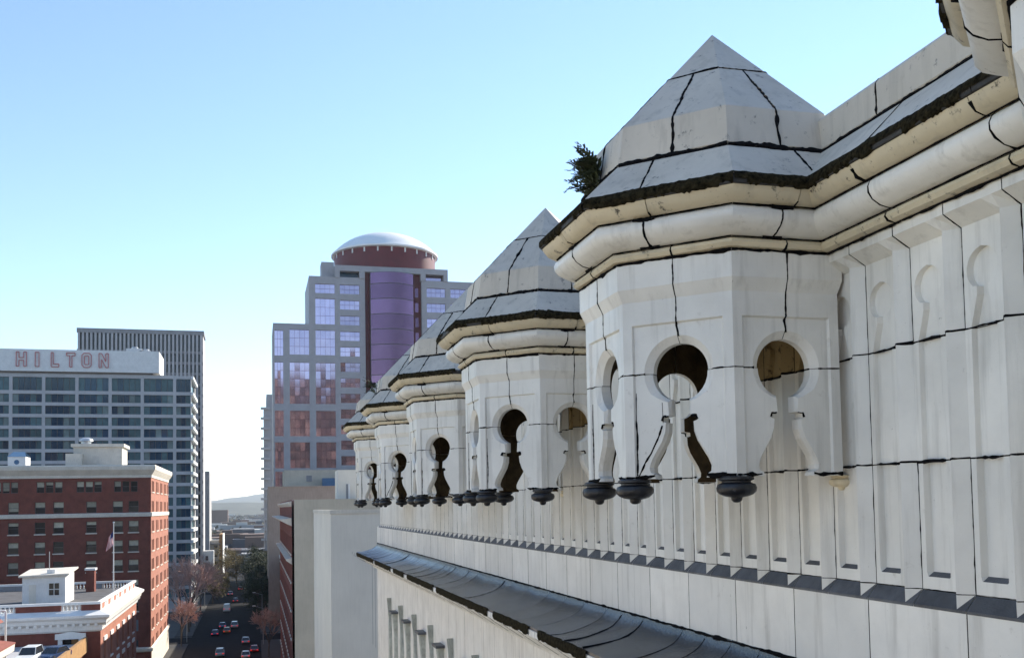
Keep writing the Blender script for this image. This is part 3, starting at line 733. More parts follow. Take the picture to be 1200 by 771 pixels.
# ---- dark striped office tower
YD = 379.0
r = root('striped_office_tower', -40, 395, 'dark office tower with closely spaced pale vertical fins')
fF = Fac(XL, YD, -1, 0, 0, -1); WD = XL-px(90, 390, YD)[0]; zt = px(160, 386, YD)[1]
m = MB(); m.box(XL-WD+.5, XL-.5, YD+.8, YD+12, 0, zt+ZC-.6); part(m, 'glass_wall', SLOT, r)
m = MB(); fF.box(m, -.4, WD, -12, .35, zt-1.6, zt); part(m, 'parapet', DCONC, r)
m = MB(); m.box(XL-.5, XL, YD+.4, YD+12, 0, zt+ZC-1.6); part(m, 'side_wall', CONC2, r)
nf = 31
for k in range(nf):
    u = WD*(k+.5)/nf; m = MB(); fF.box(m, u-.36, u+.36, -.8, .3, -30, zt-1.6); part(m, 'fin', CONC, r)
z = px(215, 413, YD)[1]
while z > -28:
    m = MB(); fF.box(m, 0, WD, -.8, -.05, z-.5, z+.5); part(m, 'spandrel', DCONC, r); z -= 4.0
# ---- concrete block beside it with small windows
YP = 420.0
xr = px(245, 600, YP)[0]; zt = px(240, 552, YP)[1]
r = root('concrete_block', -30, 430, 'plain grey concrete block with one column of small windows')
fF = Fac(xr, YP, -1, 0, 0, -1); u = xr-px(231.5, 600, YP)[0]; rects = []
z = zt-2.5
while z > -26: rects.append((u-.8, u+.8, z-1.6, z)); z -= 4.3
m = MB(); fF.wall(m, 0, 26, -30, zt, rects, .6); m.box(xr-26, xr-.02, YP+.01, YP+24, 0, zt+ZC-.01); m.f = [f for f in m.f]; part(m, 'wall', CONC, r)
for a, b, c, d in rects:
    m = MB(); fF.pane(m, a, b, c, d, -.0); m.v = [(x, y-.02, zz_) for x, y, zz_ in m.v]; part(m, 'window', SLOT, r)
# ---- cream flats further down
YY = 430.0
r = root('cream_flats', -16, 440, 'sunlit cream block of flats with orange panel and balconies')
xa, xb = px(244, 650, YY)[0], px(260.5, 650, YY)[0]; zt = px(255, 633, YY)[1]; zt2 = px(262, 625.5, YY)[1]
m = MB(); m.box(xa-8, xb-1.2, YY, YY+20, 0, zt+ZC); part(m, 'wall', CREAM, r)
m = MB(); m.box(xb-1.2, xb, YY-.4, YY+22, 0, zt2+ZC); part(m, 'orange_panel', TIMBER, r)
m = MB(); m.box(xb, xb+.3, YY-.3, YY+22, 0, zt2+ZC-.01); part(m, 'end_wall', WHITE, r)
for k in range(6):
    m = MB(); z = zt+ZC-1.2-k*3.4; m.box(xa-8, xb-.6, YY-1.6, YY, z-.25, z); part(m, 'balcony', DCONC, r)
    m = MB(); m.box(xb-3.4, xb-1.9, YY-.06, YY+.1, z-2.3, z-.9); part(m, 'window', GDARK, r)
r = root('white_slab_block', -21, 384, 'narrow bright white end wall rising beside the street trees')
xb = px(250.5, 660, 380)[0]; m = MB(); zt = px(248, 645, 380)[1]; m.box(xb-4, xb, 380, 384, 0, zt+ZC); part(m, 'wall', WHITE, r)
for k in range(4):
    m = MB(); m.box(xb-2.9, xb-2, 379.95, 380.1, zt+ZC-3.5-k*3.4, zt+ZC-1.9-k*3.4); part(m, 'window', GDARK, r)

# ---- mauve glass tower with the dome
YT = 300.0
r = root('mauve_glass_tower', 35, 313, 'pinkish grey office tower with mauve mirror glass and a domed top')
ZQ = lambda y: px(400, y, YT)[1]
XQ = lambda x: px(x, 420, YT)[0]
def rc(x0, x1, y0, y1): return (XQ(x0), XQ(x1), ZQ(y1), ZQ(y0))
col0 = [(389, 418), (425.5, 473.5), (481.5, 511), (518, 548), (552, 578)]
fF = Fac(0, YT, 1, 0, 0, -1)
rA = [rc(321.8, 332, a, b) for a, b in col0]+[rc(339.5, 363, a, b) for a, b in [(387.5, 416.5)]+col0[1:4]]
small = [(333.5+18.25*k, 344.3+18.25*k) for k in range(14)]
rB = [rc(370, 393, a, b) for a, b in ((333.5, 344.3), (350.5, 380.5), (387.5, 416.5), (425.5, 473.5), (481.5, 511), (518, 548))]+[rc(399, 422, a, b) for a, b in small]
rD = [rc(501, 523, a, b) for a, b in small]+[rc(529, 551, a, b) for a, b in small]
xl, xm, xp1, xp2, xr = XQ(320), XQ(362.5), XQ(428.5), XQ(495), XQ(557)
zlo, zhi = ZQ(381.5), ZQ(325.5)
def clamp(R, lo): return [q for q in R if q[2] > lo]
rA, rB, rD = [clamp(q, -29) for q in (rA, rB, rD)]
m = MB(); fF.wall(m, xl, xm, -30, zlo, rA, .5); fF.wall(m, xm, xp1, -30, zhi, rB, .5); fF.wall(m, xp2, xr, -30, zhi, rD, .5)
m.box(xl+.01, xm, YT+.6, YT+22, 0, zlo+ZC-.01); m.box(xm+.01, xp1-.01, YT+.6, YT+24, 0, zhi+ZC-.01); m.box(xp2+.01, xr-.01, YT+.6, YT+24, 0, zhi+ZC-.02)
m.box(xl, xl+.01, YT, YT+.6, 0, zlo+ZC); m.box(xm-.01, xm, YT, YT+.6, zlo+ZC, zhi+ZC)
fF.box(m, xl, xm, -.6, 0, zlo-.01, zlo+.2); fF.box(m, xm, xp1, -.6, 0, zhi-.01, zhi+.2); fF.box(m, xp2, xr, -.6, 0, zhi-.01, zhi+.2)
part(m, 'granite_wall', PGRAN, r)
for (a, b, c, d) in rA+rB+rD:
    m = MB(); nx_ = max(3, round((b-a)/1.5)); nz_ = max(2, round((d-c)/2.35))
    for qx in range(nx_):
        for qz in range(nz_):
            ua, ub, za, zb3 = a+(b-a)*qx/nx_, a+(b-a)*(qx+1)/nx_, c+(d-c)*qz/nz_, c+(d-c)*(qz+1)/nz_; t1, t2 = fr.gauss(0, .004), fr.gauss(0, .006)
            m.quad(fF.p(ua, -.47+t1+t2, za), fF.p(ub, -.47-t1+t2, za), fF.p(ub, -.47-t1-t2, zb3), fF.p(ua, -.47+t1-t2, zb3))
    for q in range(1, nx_): fF.box(m, a+(b-a)*q/nx_-.035, a+(b-a)*q/nx_+.035, -.5, -.40, c, d, 1)
    for q in range(1, nz_): fF.box(m, a, b, -.5, -.40, c+(d-c)*q/nz_-.04, c+(d-c)*q/nz_+.04, 1)
    part(m, 'window', [GPINK, GPURP], r)
# bowed glass bay between dark red piers
m = MB(); c0, c1 = XQ(434.5), XQ(484.5); zb_ = ZQ(319); cm = (c0+c1)/2; hw = (c1-c0)/2
nb = 16; zlev = [-30, zb_]
bow = lambda s: YT-1.2-2.6*(1-s*s)
z = zb_-3.6; levels = [zb_]
while z > -28: levels.append(z); z -= 4.7
levels.append(-30)
for i in range(len(levels)-1):
    m = MB(); za, zb2 = levels[i+1]+.12, levels[i]-.12
    m.grid([[(cm+hw*(-1+2*j/nb), bow(-1+2*j/nb), zz_+ZC) for j in range(nb+1)] for zz_ in (za, zb2)]); part(m, 'bay_glass', GPURP, r, 60)
m = MB(); m.grid([[(cm+hw*(-1+2*j/nb), bow(-1+2*j/nb)+.1, zz_+ZC) for j in range(nb+1)] for zz_ in (-30, zb_)]); m.poly([(cm+hw*(-1+2*j/nb), bow(-1+2*j/nb)+.1, zb_+ZC) for j in range(nb+1)]); m.box(c0+.02, c1-.02, YT-.9, YT+9, 0, zb_+ZC-.05); part(m, 'bay_core', SASH, r)
m = MB()
fF.box(m, xp1, c0, -8, -1.6, -30, zhi+2.5); fF.box(m, c1, xp2, -8, -1.6, -30, zhi+2.5); part(m, 'red_pier', REDGR, r)
for side in ((xp1+.2, c0-.4), (c1+.5, xp2-.3)):
    z = zhi-2
    while z > -25:
        m = MB(); fF.pane(m, side[0]+.5, side[1]-.5, z-2.9, z, -1.57); part(m, 'pier_window', GPURP, r); z -= 4.7
# crown
m = MB(); zt_ = ZQ(311); zb_ = ZQ(317.5)
fF.box(m, XQ(393), XQ(526), -3, .3, zb_, zt_)
for a, b in ((393, 399), (422, 428.5), (494, 500), (521, 526)): fF.box(m, XQ(a), XQ(b), -2.8, .25, zhi, zb_)
fF.box(m, XQ(378), XQ(393)-.02, -8, -2, zhi-.5, ZQ(306)); fF.box(m, XQ(517), XQ(526)+.01, -8, -3.05, zhi-.5, ZQ(308)); part(m, 'crown_frame', PGRAN, r)
for a, b in ((399.5, 421.5), (500.5, 520)):
    m = MB(); fF.box(m, XQ(a), XQ(b), -7, -2.2, zhi-.5, zb_-.05); part(m, 'crown_glazing', GBLUE if a < 450 else GPINK, r)
dx, dy = px(451, 300, YT+17)[0], YT+17
dm = YT+17
def zd(y): return px(451, y, dm)[1]+ZC
R_ = (px(510, 300, dm)[0]-px(391, 300, dm)[0])/2
m = MB(); m.lathe([(R_*.985, zhi+ZC-1), (R_*.985, zd(301.8)), (R_*.9, zd(301))], (dx, dy, 0), 48); part(m, 'drum', REDGR, r, 40)
m = MB(); zr, za = zd(301.5), zd(275.5); n = 10
m.lathe([(R_*.98, zr-.7), (R_*1.04, zr-.5), (R_*1.04, zr), (R_*1.0, zr+.5)]+[(R_*sin(radians(54*(1-k/n)))/sin(radians(54)), zr+.5+(za-zr-.5)*(cos(radians(54*(1-k/n)))-cos(radians(54)))/(1-cos(radians(54)))) for k in range(1, n+1)], (dx, dy, 0), 48); part(m, 'dome', DOMEW, r, 40)
for k in range(24):
    a = 2*pi*k/24; m = MB(); m.box(-.22, .22, -.1, .1, 0, 2.6); o = part(m, 'drum_light_slot', WHITE, r)
    o.matrix_parent_inverse = Matrix.Translation(-r.location); o.location = (dx+R_*.99*cos(a), dy+R_*.99*sin(a), zd(309)); o.rotation_euler.z = a+pi/2
# ---- grey slab behind the tower
r = root('grey_flats', 12, 432, 'slim grey tower with stacked balconies behind the mauve glass tower')
x0 = px(307, 520, 420)[0]; zt = px(312, 477, 420)[1]; x1 = px(312.5, 520, 420)[0]
m = MB(); m.box(x0+.8, x0+16, 420, 440, 0, zt+ZC); m.box(x1, x0+14, 421, 438, zt+ZC, px(315, 462, 421)[1]+ZC); part(m, 'wall', CONC, r)
m = MB(); m.box(5.6, 24, 346, 414, 0, 18); part(m, 'shade_podium', CONC, r)  # added low block that keeps the far street in shade
z = zt-1
while z > -28:
    m = MB(); m.box(x0-.5, x0+3.2, 418.8, 420.6, z+ZC, z+ZC+.9); part(m, 'balcony', CONC2, r); z -= 4.2
# ---- pink-beige building below the tower
r = root('beige_annex', 15, 270, 'pink beige stucco building with set-back upper storey below the mauve tower')
Yb = 272.0; x0 = px(314.5, 640, Yb)[0]; zt = px(350, 571, Yb)[1]
m = MB(); m.box(x0, 34, Yb, Yb+25, 0, zt+ZC); part(m, 'wall', BEIGE2, r)
m = MB(); m.box(x0-.15, 30, Yb-.15, Yb+.4, zt+ZC, zt+ZC+.35); part(m, 'coping', BEIGE2, r)
m = MB(); m.box(px(333, 560, 279)[0], 34, 279, 296, zt+ZC, px(360, 550.5, 279)[1]+ZC); part(m, 'upper_storey', BEIGE, r)
m = MB(); m.box(px(359, 560, 278.9)[0], px(365.5, 560, 278.9)[0], 278.8, 279.1, px(362, 564, 279)[1]+ZC, px(362, 557, 279)[1]+ZC); part(m, 'vent', DCONC, r)
m = MB(); m.box(px(378, 560, 276)[0], px(395, 560, 276)[0], 276, 278.5, zt+ZC, px(385, 560, 276)[1]+ZC); part(m, 'blue_screen', BLUEB, r)
# ---- olive beige party wall with brick street front
r = root('brick_fronted_block', 12, 160, 'olive beige party wall with a red brick street front and pale cornices')
Yo = 130.0; X0 = px(342, 620, Yo)[0]; zt = px(360, 585, Yo)[1]; Dp = 62
m = MB(); m.box(X0+.3, 22, Yo, Yo+Dp, 0, zt+ZC); part(m, 'party_wall', BEIGE, r)
fS = Fac(X0, Yo+Dp, 0, -1, -1, 0); rects = []
for k in range(7):
    for q in range(15): rects.append((2.2+q*4, 3.8+q*4, -6-k*3.7, -3.8-k*3.7))
m = MB(); fS.wall(m, 0, Dp-.02, -30, zt-.01, rects, .25); part(m, 'brick_front', BRICK, r)
for a, b, c, d in rects: sash_window(fS, r, a, b, c, d, .25)
for z, pr, h in ((zt-.3, .45, .6), (px(340, 600, Yo)[1]-.9, 1.5, .9), (px(342, 655, Yo)[1], .8, .7)):
    m = MB(); prof = [(.0, z-h), (pr*.4, z-h*.7), (pr*.9, z-.2), (pr, z), (0, z+.12)]
    m.grid([[fS.p(u, o, zz_) for o, zz_ in prof] for u in (0, Dp-.3)]); m.poly([fS.p(Dp-.3, o, zz_) for o, zz_ in prof]); part(m, 'cornice', CREAM, r)
# ---- pale wall nearer to us
r = root('pale_party_wall_block', 12, 84, 'pale painted blank party wall just past the terracotta building')
Yw = 75.0; X0 = px(388, 680, Yw)[0]; zt = px(410, 597, Yw)[1]
m = MB(); m.box(X0, 24, Yw, Yw+22, 0, zt+ZC-.3); part(m, 'wall', PWALL, r)
m = MB(); m.box(X0-.06, 24, Yw-.06, Yw+.5, zt+ZC-.3, zt+ZC); m.box(X0-.06, X0+.4, Yw+.5, Yw+22, zt+ZC-.3, zt+ZC); part(m, 'coping', CREAM, r)
r = root('white_stair_hut', 14, 141, 'white rooftop stair hut with a narrow dark door behind the last turret', 'rooftop room')
xa, xb = px(396, 570, 138)[0], px(432, 570, 138)[0]; z0 = px(405, 586, 138)[1]; z1 = px(405, 550.5, 138)[1]
m = MB(); m.box(xa, xb, 138, 143, z0-.6+ZC, z1+ZC); part(m, 'wall', PWALL, r)
m = MB(); m.box(px(405.5, 570, 138)[0], px(408, 570, 138)[0], 137.9, 138.05, z0+ZC, px(407, 567, 138)[1]+ZC); part(m, 'door', DCONC, r)
m = MB(); m.box(px(408, 570, 138)[0], px(410, 570, 138)[0], 137.8, 138.05, z0+ZC, px(407, 567, 138)[1]+ZC); part(m, 'door_leaf', WHITE, r)
# ---- unseen front added across the street to throw warm sunlight back on our wall
r = root('bounce_office_front', -30, 0, 'added cream office front out of view that bounces warm sun onto the terracotta building')
fO = Fac(-19.2, -75, 0, 1, 1, 0); R2 = [(2+q*4.4, 4.0+q*4.4, -26+v*3.9, -23.8+v*3.9) for q in range(29) for v in range(6)]
m = MB(); fO.wall(m, 0, 131, -30, 1, R2, .35); m.box(-40, -19.65, -75, 56, 0, 30.9); part(m, 'wall', mat('warm_cream_stone', (.50, .465, .40), .85, .1, .4), r)
m = MB(); fO.box(m, -.4, 131.4, -.2, .9, 1, 2.2); part(m, 'cornice', CREAM, r)
# ---- low block on the right, added to shade the street
r = root('street_shade_block', 16, 222, 'added low brick block that shades the street past the brick fronted building')
m = MB(); m.box(6.4, 30, 197, 270, 0, 17); part(m, 'wall', BRICK, r)
m = MB(); m.box(6.2, 30.2, 196.8, 270.2, 17, 17.6); part(m, 'coping', CREAM, r)

# ---- low brick mansion with white balustrades, lower left
YM, DM = 130.0, 37.5
r = root('balustraded_brick_house', -38, 148, 'low red brick house with heavy white cornice and rooftop balustrades')
fF = Fac(XL, YM, -1, 0, 0, -1); fS = Fac(XL, YM, 0, 1, 1, 0)
zM = lambda y: px(117, y, YM)[1]
zc0, zc1, zp0, zp1 = zM(738), zM(720), zM(714.5), zM(704.5)
da, db = XL-px(92.5, 750, YM)[0], XL-px(73.5, 750, YM)[0]
dr = [(da, db, zM(762), zM(747.5))]
sr = []
for q in range(6):
    for k in range(4): sr.append((2.6+q*5.9, 4.4+q*5.9, zc0-4.2-k*4.1, zc0-1.6-k*4.1))
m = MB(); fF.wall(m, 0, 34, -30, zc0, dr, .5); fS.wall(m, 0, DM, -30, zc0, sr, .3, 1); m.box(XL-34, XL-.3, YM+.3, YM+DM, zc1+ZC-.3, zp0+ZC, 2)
part(m, 'wall', [BRICK, BRICK_LIT, mat('dark_roof_felt', (.085, .085, .09), .9, .3, .5)], r)
for a, b, c, d in sr:
    o = sash_window(fS, r, a, b, c, d, .3, sillm=WHITE)
    m = MB(); fS.box(m, a-.3, b+.3, .01, .16, d+.02, d+.55); part(m, 'lintel', WHITE, o)
m = MB(); prof = [(.02, zc0-.1), (.2, zc0+.1), (.25, zc0+.7), (.7, zc0+1.0), (.8, zc1-.5), (1.15, zc1-.2), (1.2, zc1+.1), (-.3, zp0+.1)]
m.grid([[fF.p(34, o, z) for o, z in prof], [fF.p(-o, o, z) for o, z in prof], [fS.p(DM, o, z) for o, z in prof]]); part(m, 'cornice', WHITE, r)
for k in range(26):
    m = MB(); fF.box(m, .3+k*.85, .62+k*.85, .26, .62, zc0+.62, zc0+.98); part(m, 'dentil', WHITE, r)
for k in range(34):
    m = MB(); fS.box(m, .3+k*1.1, .7+k*1.1, .26, .62, zc0+.62, zc0+.98); part(m, 'dentil', WHITE, r)
m = MB(); fF.box(m, 0, 34, -.45, -.05, zp1-.3, zp1); fS.box(m, .46, DM, -.45, -.05, zp1-.3, zp1); part(m, 'coping', WHITE, r)
def balus(f, a, b, d, z0, z1, par):
    n = max(2, int((b-a)/.42))
    for k in range(n):
        u = a+(k+.5)*(b-a)/n; p = f.p(u, d, z0); h = z1-z0; m = MB()
        m.lathe([(.10, 0), (.10, h*.1), (.06, h*.15), (.13, h*.35), (.07, h*.7), (.06, h*.85), (.10, h*.9), (.10, h)], p, 8); part(m, 'baluster', WHITE, par)
XM = lambda x: XL-px(x, 710, YM)[0]
for a, b, t in ((117.5, 95, 'b'), (95, 71, 'l'), (71, 18, 'b'), (18, -12, 'l')):
    A, B = XM(a), XM(b)
    if t == 'b': m = MB(); fF.box(m, max(A, .05), B, -.42, -.08, zp0-.1, zp1-.31); part(m, 'parapet_panel', BRICK, r)
    else: balus(fF, A, B, -.25, zp0-.02, zp1-.31, r)
for k in range(7):
    m = MB(); u = .5+k*5.3; fS.box(m, u, u+1.1, -.43, -.07, zp0-.1, zp1-.31); part(m, 'parapet_pier', WHITE, r)
    m = MB(); fS.box(m, u+1.1, u+3.4, -.40, -.08, zp0-.1, zp1-.32); part(m, 'parapet_panel', BRICK_LIT, r)
    balus(fS, u+3.4, u+5.3 if k < 6 else u+4.6, -.25, zp0-.02, zp1-.31, r)
fB = Fac(XL, YM+DM-.6, -1, 0, 0, -1)
m = MB(); fB.box(m, 0, 34, -.45, -.05, zp1-.3, zp1+.02); part(m, 'coping', WHITE, r)
for a, b in ((.8, 5), (7, 9), (21, 28)): balus(fB, a, b, -.25, zp0, zp1-.3, r)
for a, b in ((5, 7), (9, 21), (28, 34)): m = MB(); fB.box(m, a, b, -.4, -.1, zp0-.1, zp1-.31); part(m, 'parapet_panel', DCONC, r)
m = MB(); fF.box(m, da-.5, da, -.05, .3, dr[0][2], dr[0][3]+.1); fF.box(m, db, db+.5, -.05, .3, dr[0][2], dr[0][3]+.1)
fF.box(m, da-.8, db+.8, -.05, .45, dr[0][3]+.1, dr[0][3]+.75); m.poly([fF.p(da-.7, .4, dr[0][3]+.75), fF.p(db+.7, .4, dr[0][3]+.75), fF.p((da+db)/2, .4, dr[0][3]+1.0)]); part(m, 'window_surround', WHITE, r)
m = MB(); fF.pane(m, da, (da+db)/2, *dr[0][2:], -.4); part(m, 'window', TIMBER, r); m = MB(); fF.pane(m, (da+db)/2, db, *dr[0][2:], -.42); part(m, 'window', GDARK, r)
m = MB(); xa, xb = px(100.5, 690, 160)[0], px(110.5, 690, 160)[0]; m.box(xa, xb, 160, 161.6, zp0+ZC-.2, px(105, 668, 160)[1]+ZC); m.box(xa-.15, xb+.15, 159.85, 161.75, px(105, 668, 160)[1]+ZC, px(105, 665.5, 160)[1]+ZC, 1); part(m, 'chimney', [BRICK, WHITE], r)
# hut on its roof
Yh = 141.0
hr = root('white_roof_hut', -43, 143.5, 'small white hut with pitched lid and dark window on the brick house roof', 'rooftop room')
xa, xb = px(26, 690, Yh)[0], px(76.5, 690, Yh)[0]; z0 = zp0; zl, zr_ = px(26, 676.5, Yh)[1], px(76, 673.5, Yh)[1]
m = MB(); y1 = Yh+6.5
A = [(xa, Yh, z0+ZC), (xb, Yh, z0+ZC), (xb, Yh, zr_+ZC), (xa, Yh, zl+ZC)]; B = [(p[0], y1, p[2]) for p in A]
wx0, wx1, wz0, wz1 = px(57.5, 690, Yh)[0], px(69.5, 690, Yh)[0], px(63, 697, Yh)[1]+ZC, px(63, 683, Yh)[1]+ZC
for i in range(4): m.quad(A[i], A[(i+1) % 4], B[(i+1) % 4], B[i])
m.poly(A); m.poly(B); part(m, 'wall', WHITE, hr)
m = MB(); n_ = [(xa-.4, Yh-.4, zl+ZC), (xb+.5, Yh-.4, zr_+ZC), (xb+.5, y1+.3, zr_+ZC+.5), (xa-.4, y1+.3, zl+ZC+.5)]
m.poly([(x, y, z+.22) for x, y, z in n_]); m.poly(n_)
for i in range(4):
    a, b = n_[i], n_[(i+1) % 4]; m.quad(a, b, (b[0], b[1], b[2]+.22), (a[0], a[1], a[2]+.22))
part(m, 'roof', CREAM, hr)
m = MB(); m.quad((wx0, Yh-.03, wz0), (wx1, Yh-.03, wz0), (wx1, Yh-.03, wz1), (wx0, Yh-.03, wz1)); o = part(m, 'window', GDARK, hr)
m = MB(); mx, mz = (wx0+wx1)/2, (wz0+wz1)/2
for a, b, c, d in ((wx0-.1, wx1+.1, wz0-.1, wz0), (wx0-.1, wx1+.1, wz1, wz1+.1), (wx0-.1, wx0, wz0, wz1), (wx1, wx1+.1, wz0, wz1), (mx-.04, mx+.04, wz0, wz1), (wx0, wx1, mz-.04, mz+.04)): m.box(a, b, Yh-.12, Yh-.031, c, d)
part(m, 'frame', WHITE, o)
m = MB(); xd0, xd1 = px(34, 690, Yh)[0], px(42, 690, Yh)[0]; m.box(xd0, xd1, Yh-.05, Yh-.01, z0+ZC, px(38, 685, Yh)[1]+ZC); part(m, 'door', PWALL, hr)
m = MB(); c = px(60.5, 672, Yh+1); m.box(c[0]-.5, c[0]+.5, Yh+.6, Yh+1.4, zr_+ZC+.2, zr_+ZC+.75); part(m, 'vent', WHITE, hr)
m = MB(); m.bar((px(58, 672, Yh+1)[0], Yh+1, zr_+ZC), (px(58, 648, Yh+1)[0], Yh+1, px(58, 646, Yh+1)[1]+ZC), .05, n=6); part(m, 'aerial', METAL, hr)
# flagpole
Yf = 152.0; fx, fz0 = px(133, 692, Yf); fz1 = px(133, 613, Yf)[1]; fz0 = zp0
r = root('flagpole', fx, Yf, 'tall pale flagpole on the brick house roof with a flag near its top', 'flagpole')
m = MB(); m.bar((fx, Yf, fz0+ZC), (fx, Yf, fz1+ZC), .10, n=8, w2=.05); part(m, 'pole', WHITE, r)
m = MB(); m.lathe([(0, .16), (.12, .1), (.14, 0), (.1, -.1), (0, -.14)], (fx, Yf, fz1+ZC+.1), 10); part(m, 'finial', METAL, r)
FR, FWm, FB = mat('flag_red', (.45, .03, .05), .8), mat('flag_white', (.7, .7, .7), .8), mat('flag_blue', (.02, .03, .14), .8)
m = MB(); w, h = 1.7, 2.9; zf = px(133, 622, Yf)[1]+ZC                 # hangs limp, folded down along the pole
for i in range(13):
    for j in range(8):
        def fp_(a, b):
            s = a/13; t = b/8; d = -w*s*(.35+.25*t); return (fx+d-.06, Yf+.16*sin(s*9+t*3)*(.3+t), zf-h*(t*.72+s*.30))
        c = 2 if (i < 7 and j < 3) else (0 if i % 2 == 0 else 1)
        m.quad(fp_(i, j), fp_(i+1, j), fp_(i+1, j+1), fp_(i, j+1), c)
tag(m.build('flag', [FR, FWm, FB], smooth=60), 'limp red, white and blue striped flag hanging from the flagpole', 'flag')

# ---- parking deck, cars
CARS = {}
def car_paint(c): 
    if c not in CARS: CARS[c] = mat('car_paint_%d' % len(CARS), c, .25, .05, 1, spec=.6)
    return CARS[c]
TYRE = mat('tyre_rubber', (.02, .02, .02), .9); TAILM = mat('tail_lamp_lit', (.9, .02, .015), .4, 0, 1, emit=.35); TAILO = mat('tail_lamp', (.35, .02, .02), .3); CGL = mat('car_glass', (.02, .025, .03), .05, 0, 1, spec=.8)
def loft(sections, m=0, mb=None):
    mb = mb or MB(); mb.grid([s+[s[0]] for s in sections], m); mb.poly(sections[0], m); mb.poly(sections[-1][::-1], m); return mb
def car(loc, rz, col, label, kind='sedan', lit=True, group=None):
    t = empty('car' if kind != 'van' else 'van', loc, label, 'car' if kind != 'van' else 'van', group, rz)
    L, Wd, H = {'sedan': (4.5, 1.78, 1.42), 'suv': (4.6, 1.86, 1.72), 'van': (5.4, 2.0, 2.3)}[kind]
    hb = .52*H+.08
    def sec(y, w, z0, z1): return [(-w/2, y, z0), (w/2, y, z0), (w/2+.02, y, (z0+z1)/2), (w/2-.05, y, z1), (-w/2+.05, y, z1), (-w/2-.02, y, (z0+z1)/2)]
    hood = .86 if kind != 'van' else .95
    b = loft([sec(-L/2, Wd*.88, .42, hb*.86), sec(-L/2+.12, Wd*.96, .28, hb*.97), sec(-L*.25, Wd, .2, hb), sec(L*.2, Wd, .2, hb), sec(L*.38, Wd*.97, .22, hb*hood), sec(L/2-.1, Wd*.93, .28, hb*.8), sec(L/2, Wd*.82, .42, hb*.66)])
    b.build('body', car_paint(col), t, smooth=45)
    y0, y1 = {'sedan': (-L*.40, L*.22), 'suv': (-L*.47, L*.2), 'van': (-L*.485, L*.36)}[kind]; rk = {'sedan': .55, 'suv': .2, 'van': .05}[kind]; fk = .75 if kind != 'van' else .5
    def ring(z, ins, a, bb): return [(-Wd/2+ins, y0+a, z), (Wd/2-ins, y0+a, z), (Wd/2-ins, y1-bb, z), (-Wd/2+ins, y1-bb, z)]
    lo, hi = ring(hb-.02, .07, 0, 0), ring(H-.05, .22, rk, fk)
    g_ = MB(); g_.grid([lo+[lo[0]], hi+[hi[0]]]); g_.build('windows', CGL if kind != 'van' else car_paint(col), t)
    rf = MB(); r2 = ring(H, .32, rk+.12, fk+.15); rf.grid([hi+[hi[0]], r2+[r2[0]]]); rf.poly(r2)
    for i in range(4):
        a, bb = Vector(lo[i]), Vector(hi[i]); rf.bar(a, bb, .045)
    rf.build('roof', car_paint(col), t)
    for sx in (-1, 1):
        for yy in (-L*.3, L*.31):
            w_ = MB(); w_.lathe([(0, -.11), (.2, -.11), (.31, -.10), (.33, -.05), (.33, .05), (.31, .10), (.2, .11), (0, .11)], n=14)
            w_.v = [(z, x, y) for x, y, z in w_.v]; w_.build('wheel', TYRE, t, loc=(sx*(Wd/2-.08), yy, .33), smooth=40)
        l_ = MB(); l_.box(-.17, .17, -.03, .03, -.09, .09); l_.build('tail_light', TAILM if lit else TAILO, t, loc=(sx*(Wd/2-.26), -L/2-.0, hb*.78))
        l_ = MB(); l_.box(-.18, .18, -.03, .03, -.07, .07); l_.build('headlight', WHITE, t, loc=(sx*(Wd/2-.32), L/2-.06, hb*.6))
    return t
zdk = px(62, 757, 117)[1]-1.45
r = root('parking_deck', -50, 115, 'grey rooftop parking deck beside the brick house', 'parking deck')
m = MB(); m.box(-75, px(97, 760, 128)[0]-.12, 101, 129.7, zdk+ZC-.5, zdk+ZC); part(m, 'slab', CONC, r)
m = MB(); m.box(-75, px(97, 760, 128)[0]-.2, 102, 129.5, 0, zdk+ZC-.51); part(m, 'wall', BRICK, r)
m = MB(); xa = px(97, 760, 128)[0]; m.box(xa-.1, xa+.25, 100, 129.6, zdk+ZC-1, zdk+ZC+.8); part(m, 'parapet', TIMBER, r)
car((px(63, 765, 117)[0], 117, zdk+ZC), radians(160), (.02, .04, .10), 'dark blue saloon parked on the deck below the brick house', lit=False)
car((px(33, 765, 115)[0], 115.5, zdk+ZC), radians(175), (.65, .67, .67), 'white off-roader parked beside the blue saloon', 'suv', lit=False)
r = root('red_coped_building', -40, 85, 'cream walled building corner with red tiled parapet at the frame edge')
xc = px(24, 735, 103)[0]; zc = px(10, 727, 103)[1]
REDT = mat('red_clay_tile', (.22, .07, .05), .8, .25, 3)
m = MB(); m.box(-70, xc-1.8, 60, 103, 0, zc+ZC); part(m, 'wall', CREAM, r)
m = MB(); m.grid([[(xc-1.5, y, zc+ZC-.1), (xc-2.2, y, zc+ZC+.6), (xc-3.2, y, zc+ZC+.6), (xc-3.6, y, zc+ZC)] for y in (60, 103.2)]); m.poly([(x, 103.2, z) for x, z in ((xc-1.5, zc+ZC-.1), (xc-2.2, zc+ZC+.6), (xc-3.2, zc+ZC+.6), (xc-3.6, zc+ZC))]); part(m, 'parapet_coping', REDT, r)
m = MB(); z_ = zc+ZC-2.1; m.grid([[(xc-1.79, y, z_+.25), (xc-.5, y, z_), (xc-.5, y, z_-.12)] for y in (60, 103.4)]); part(m, 'lower_roof', REDT, r)
m = MB(); m.grid([[(xc-.54, y, z_-.125), (xc-.6, y, z_-.8), (xc-.8, y, z_-.9), (xc-1.7, y, z_-1.6), (xc-1.7, y, 0)] for y in (60, 103.3)]); part(m, 'eaves_cornice', CREAM, r)
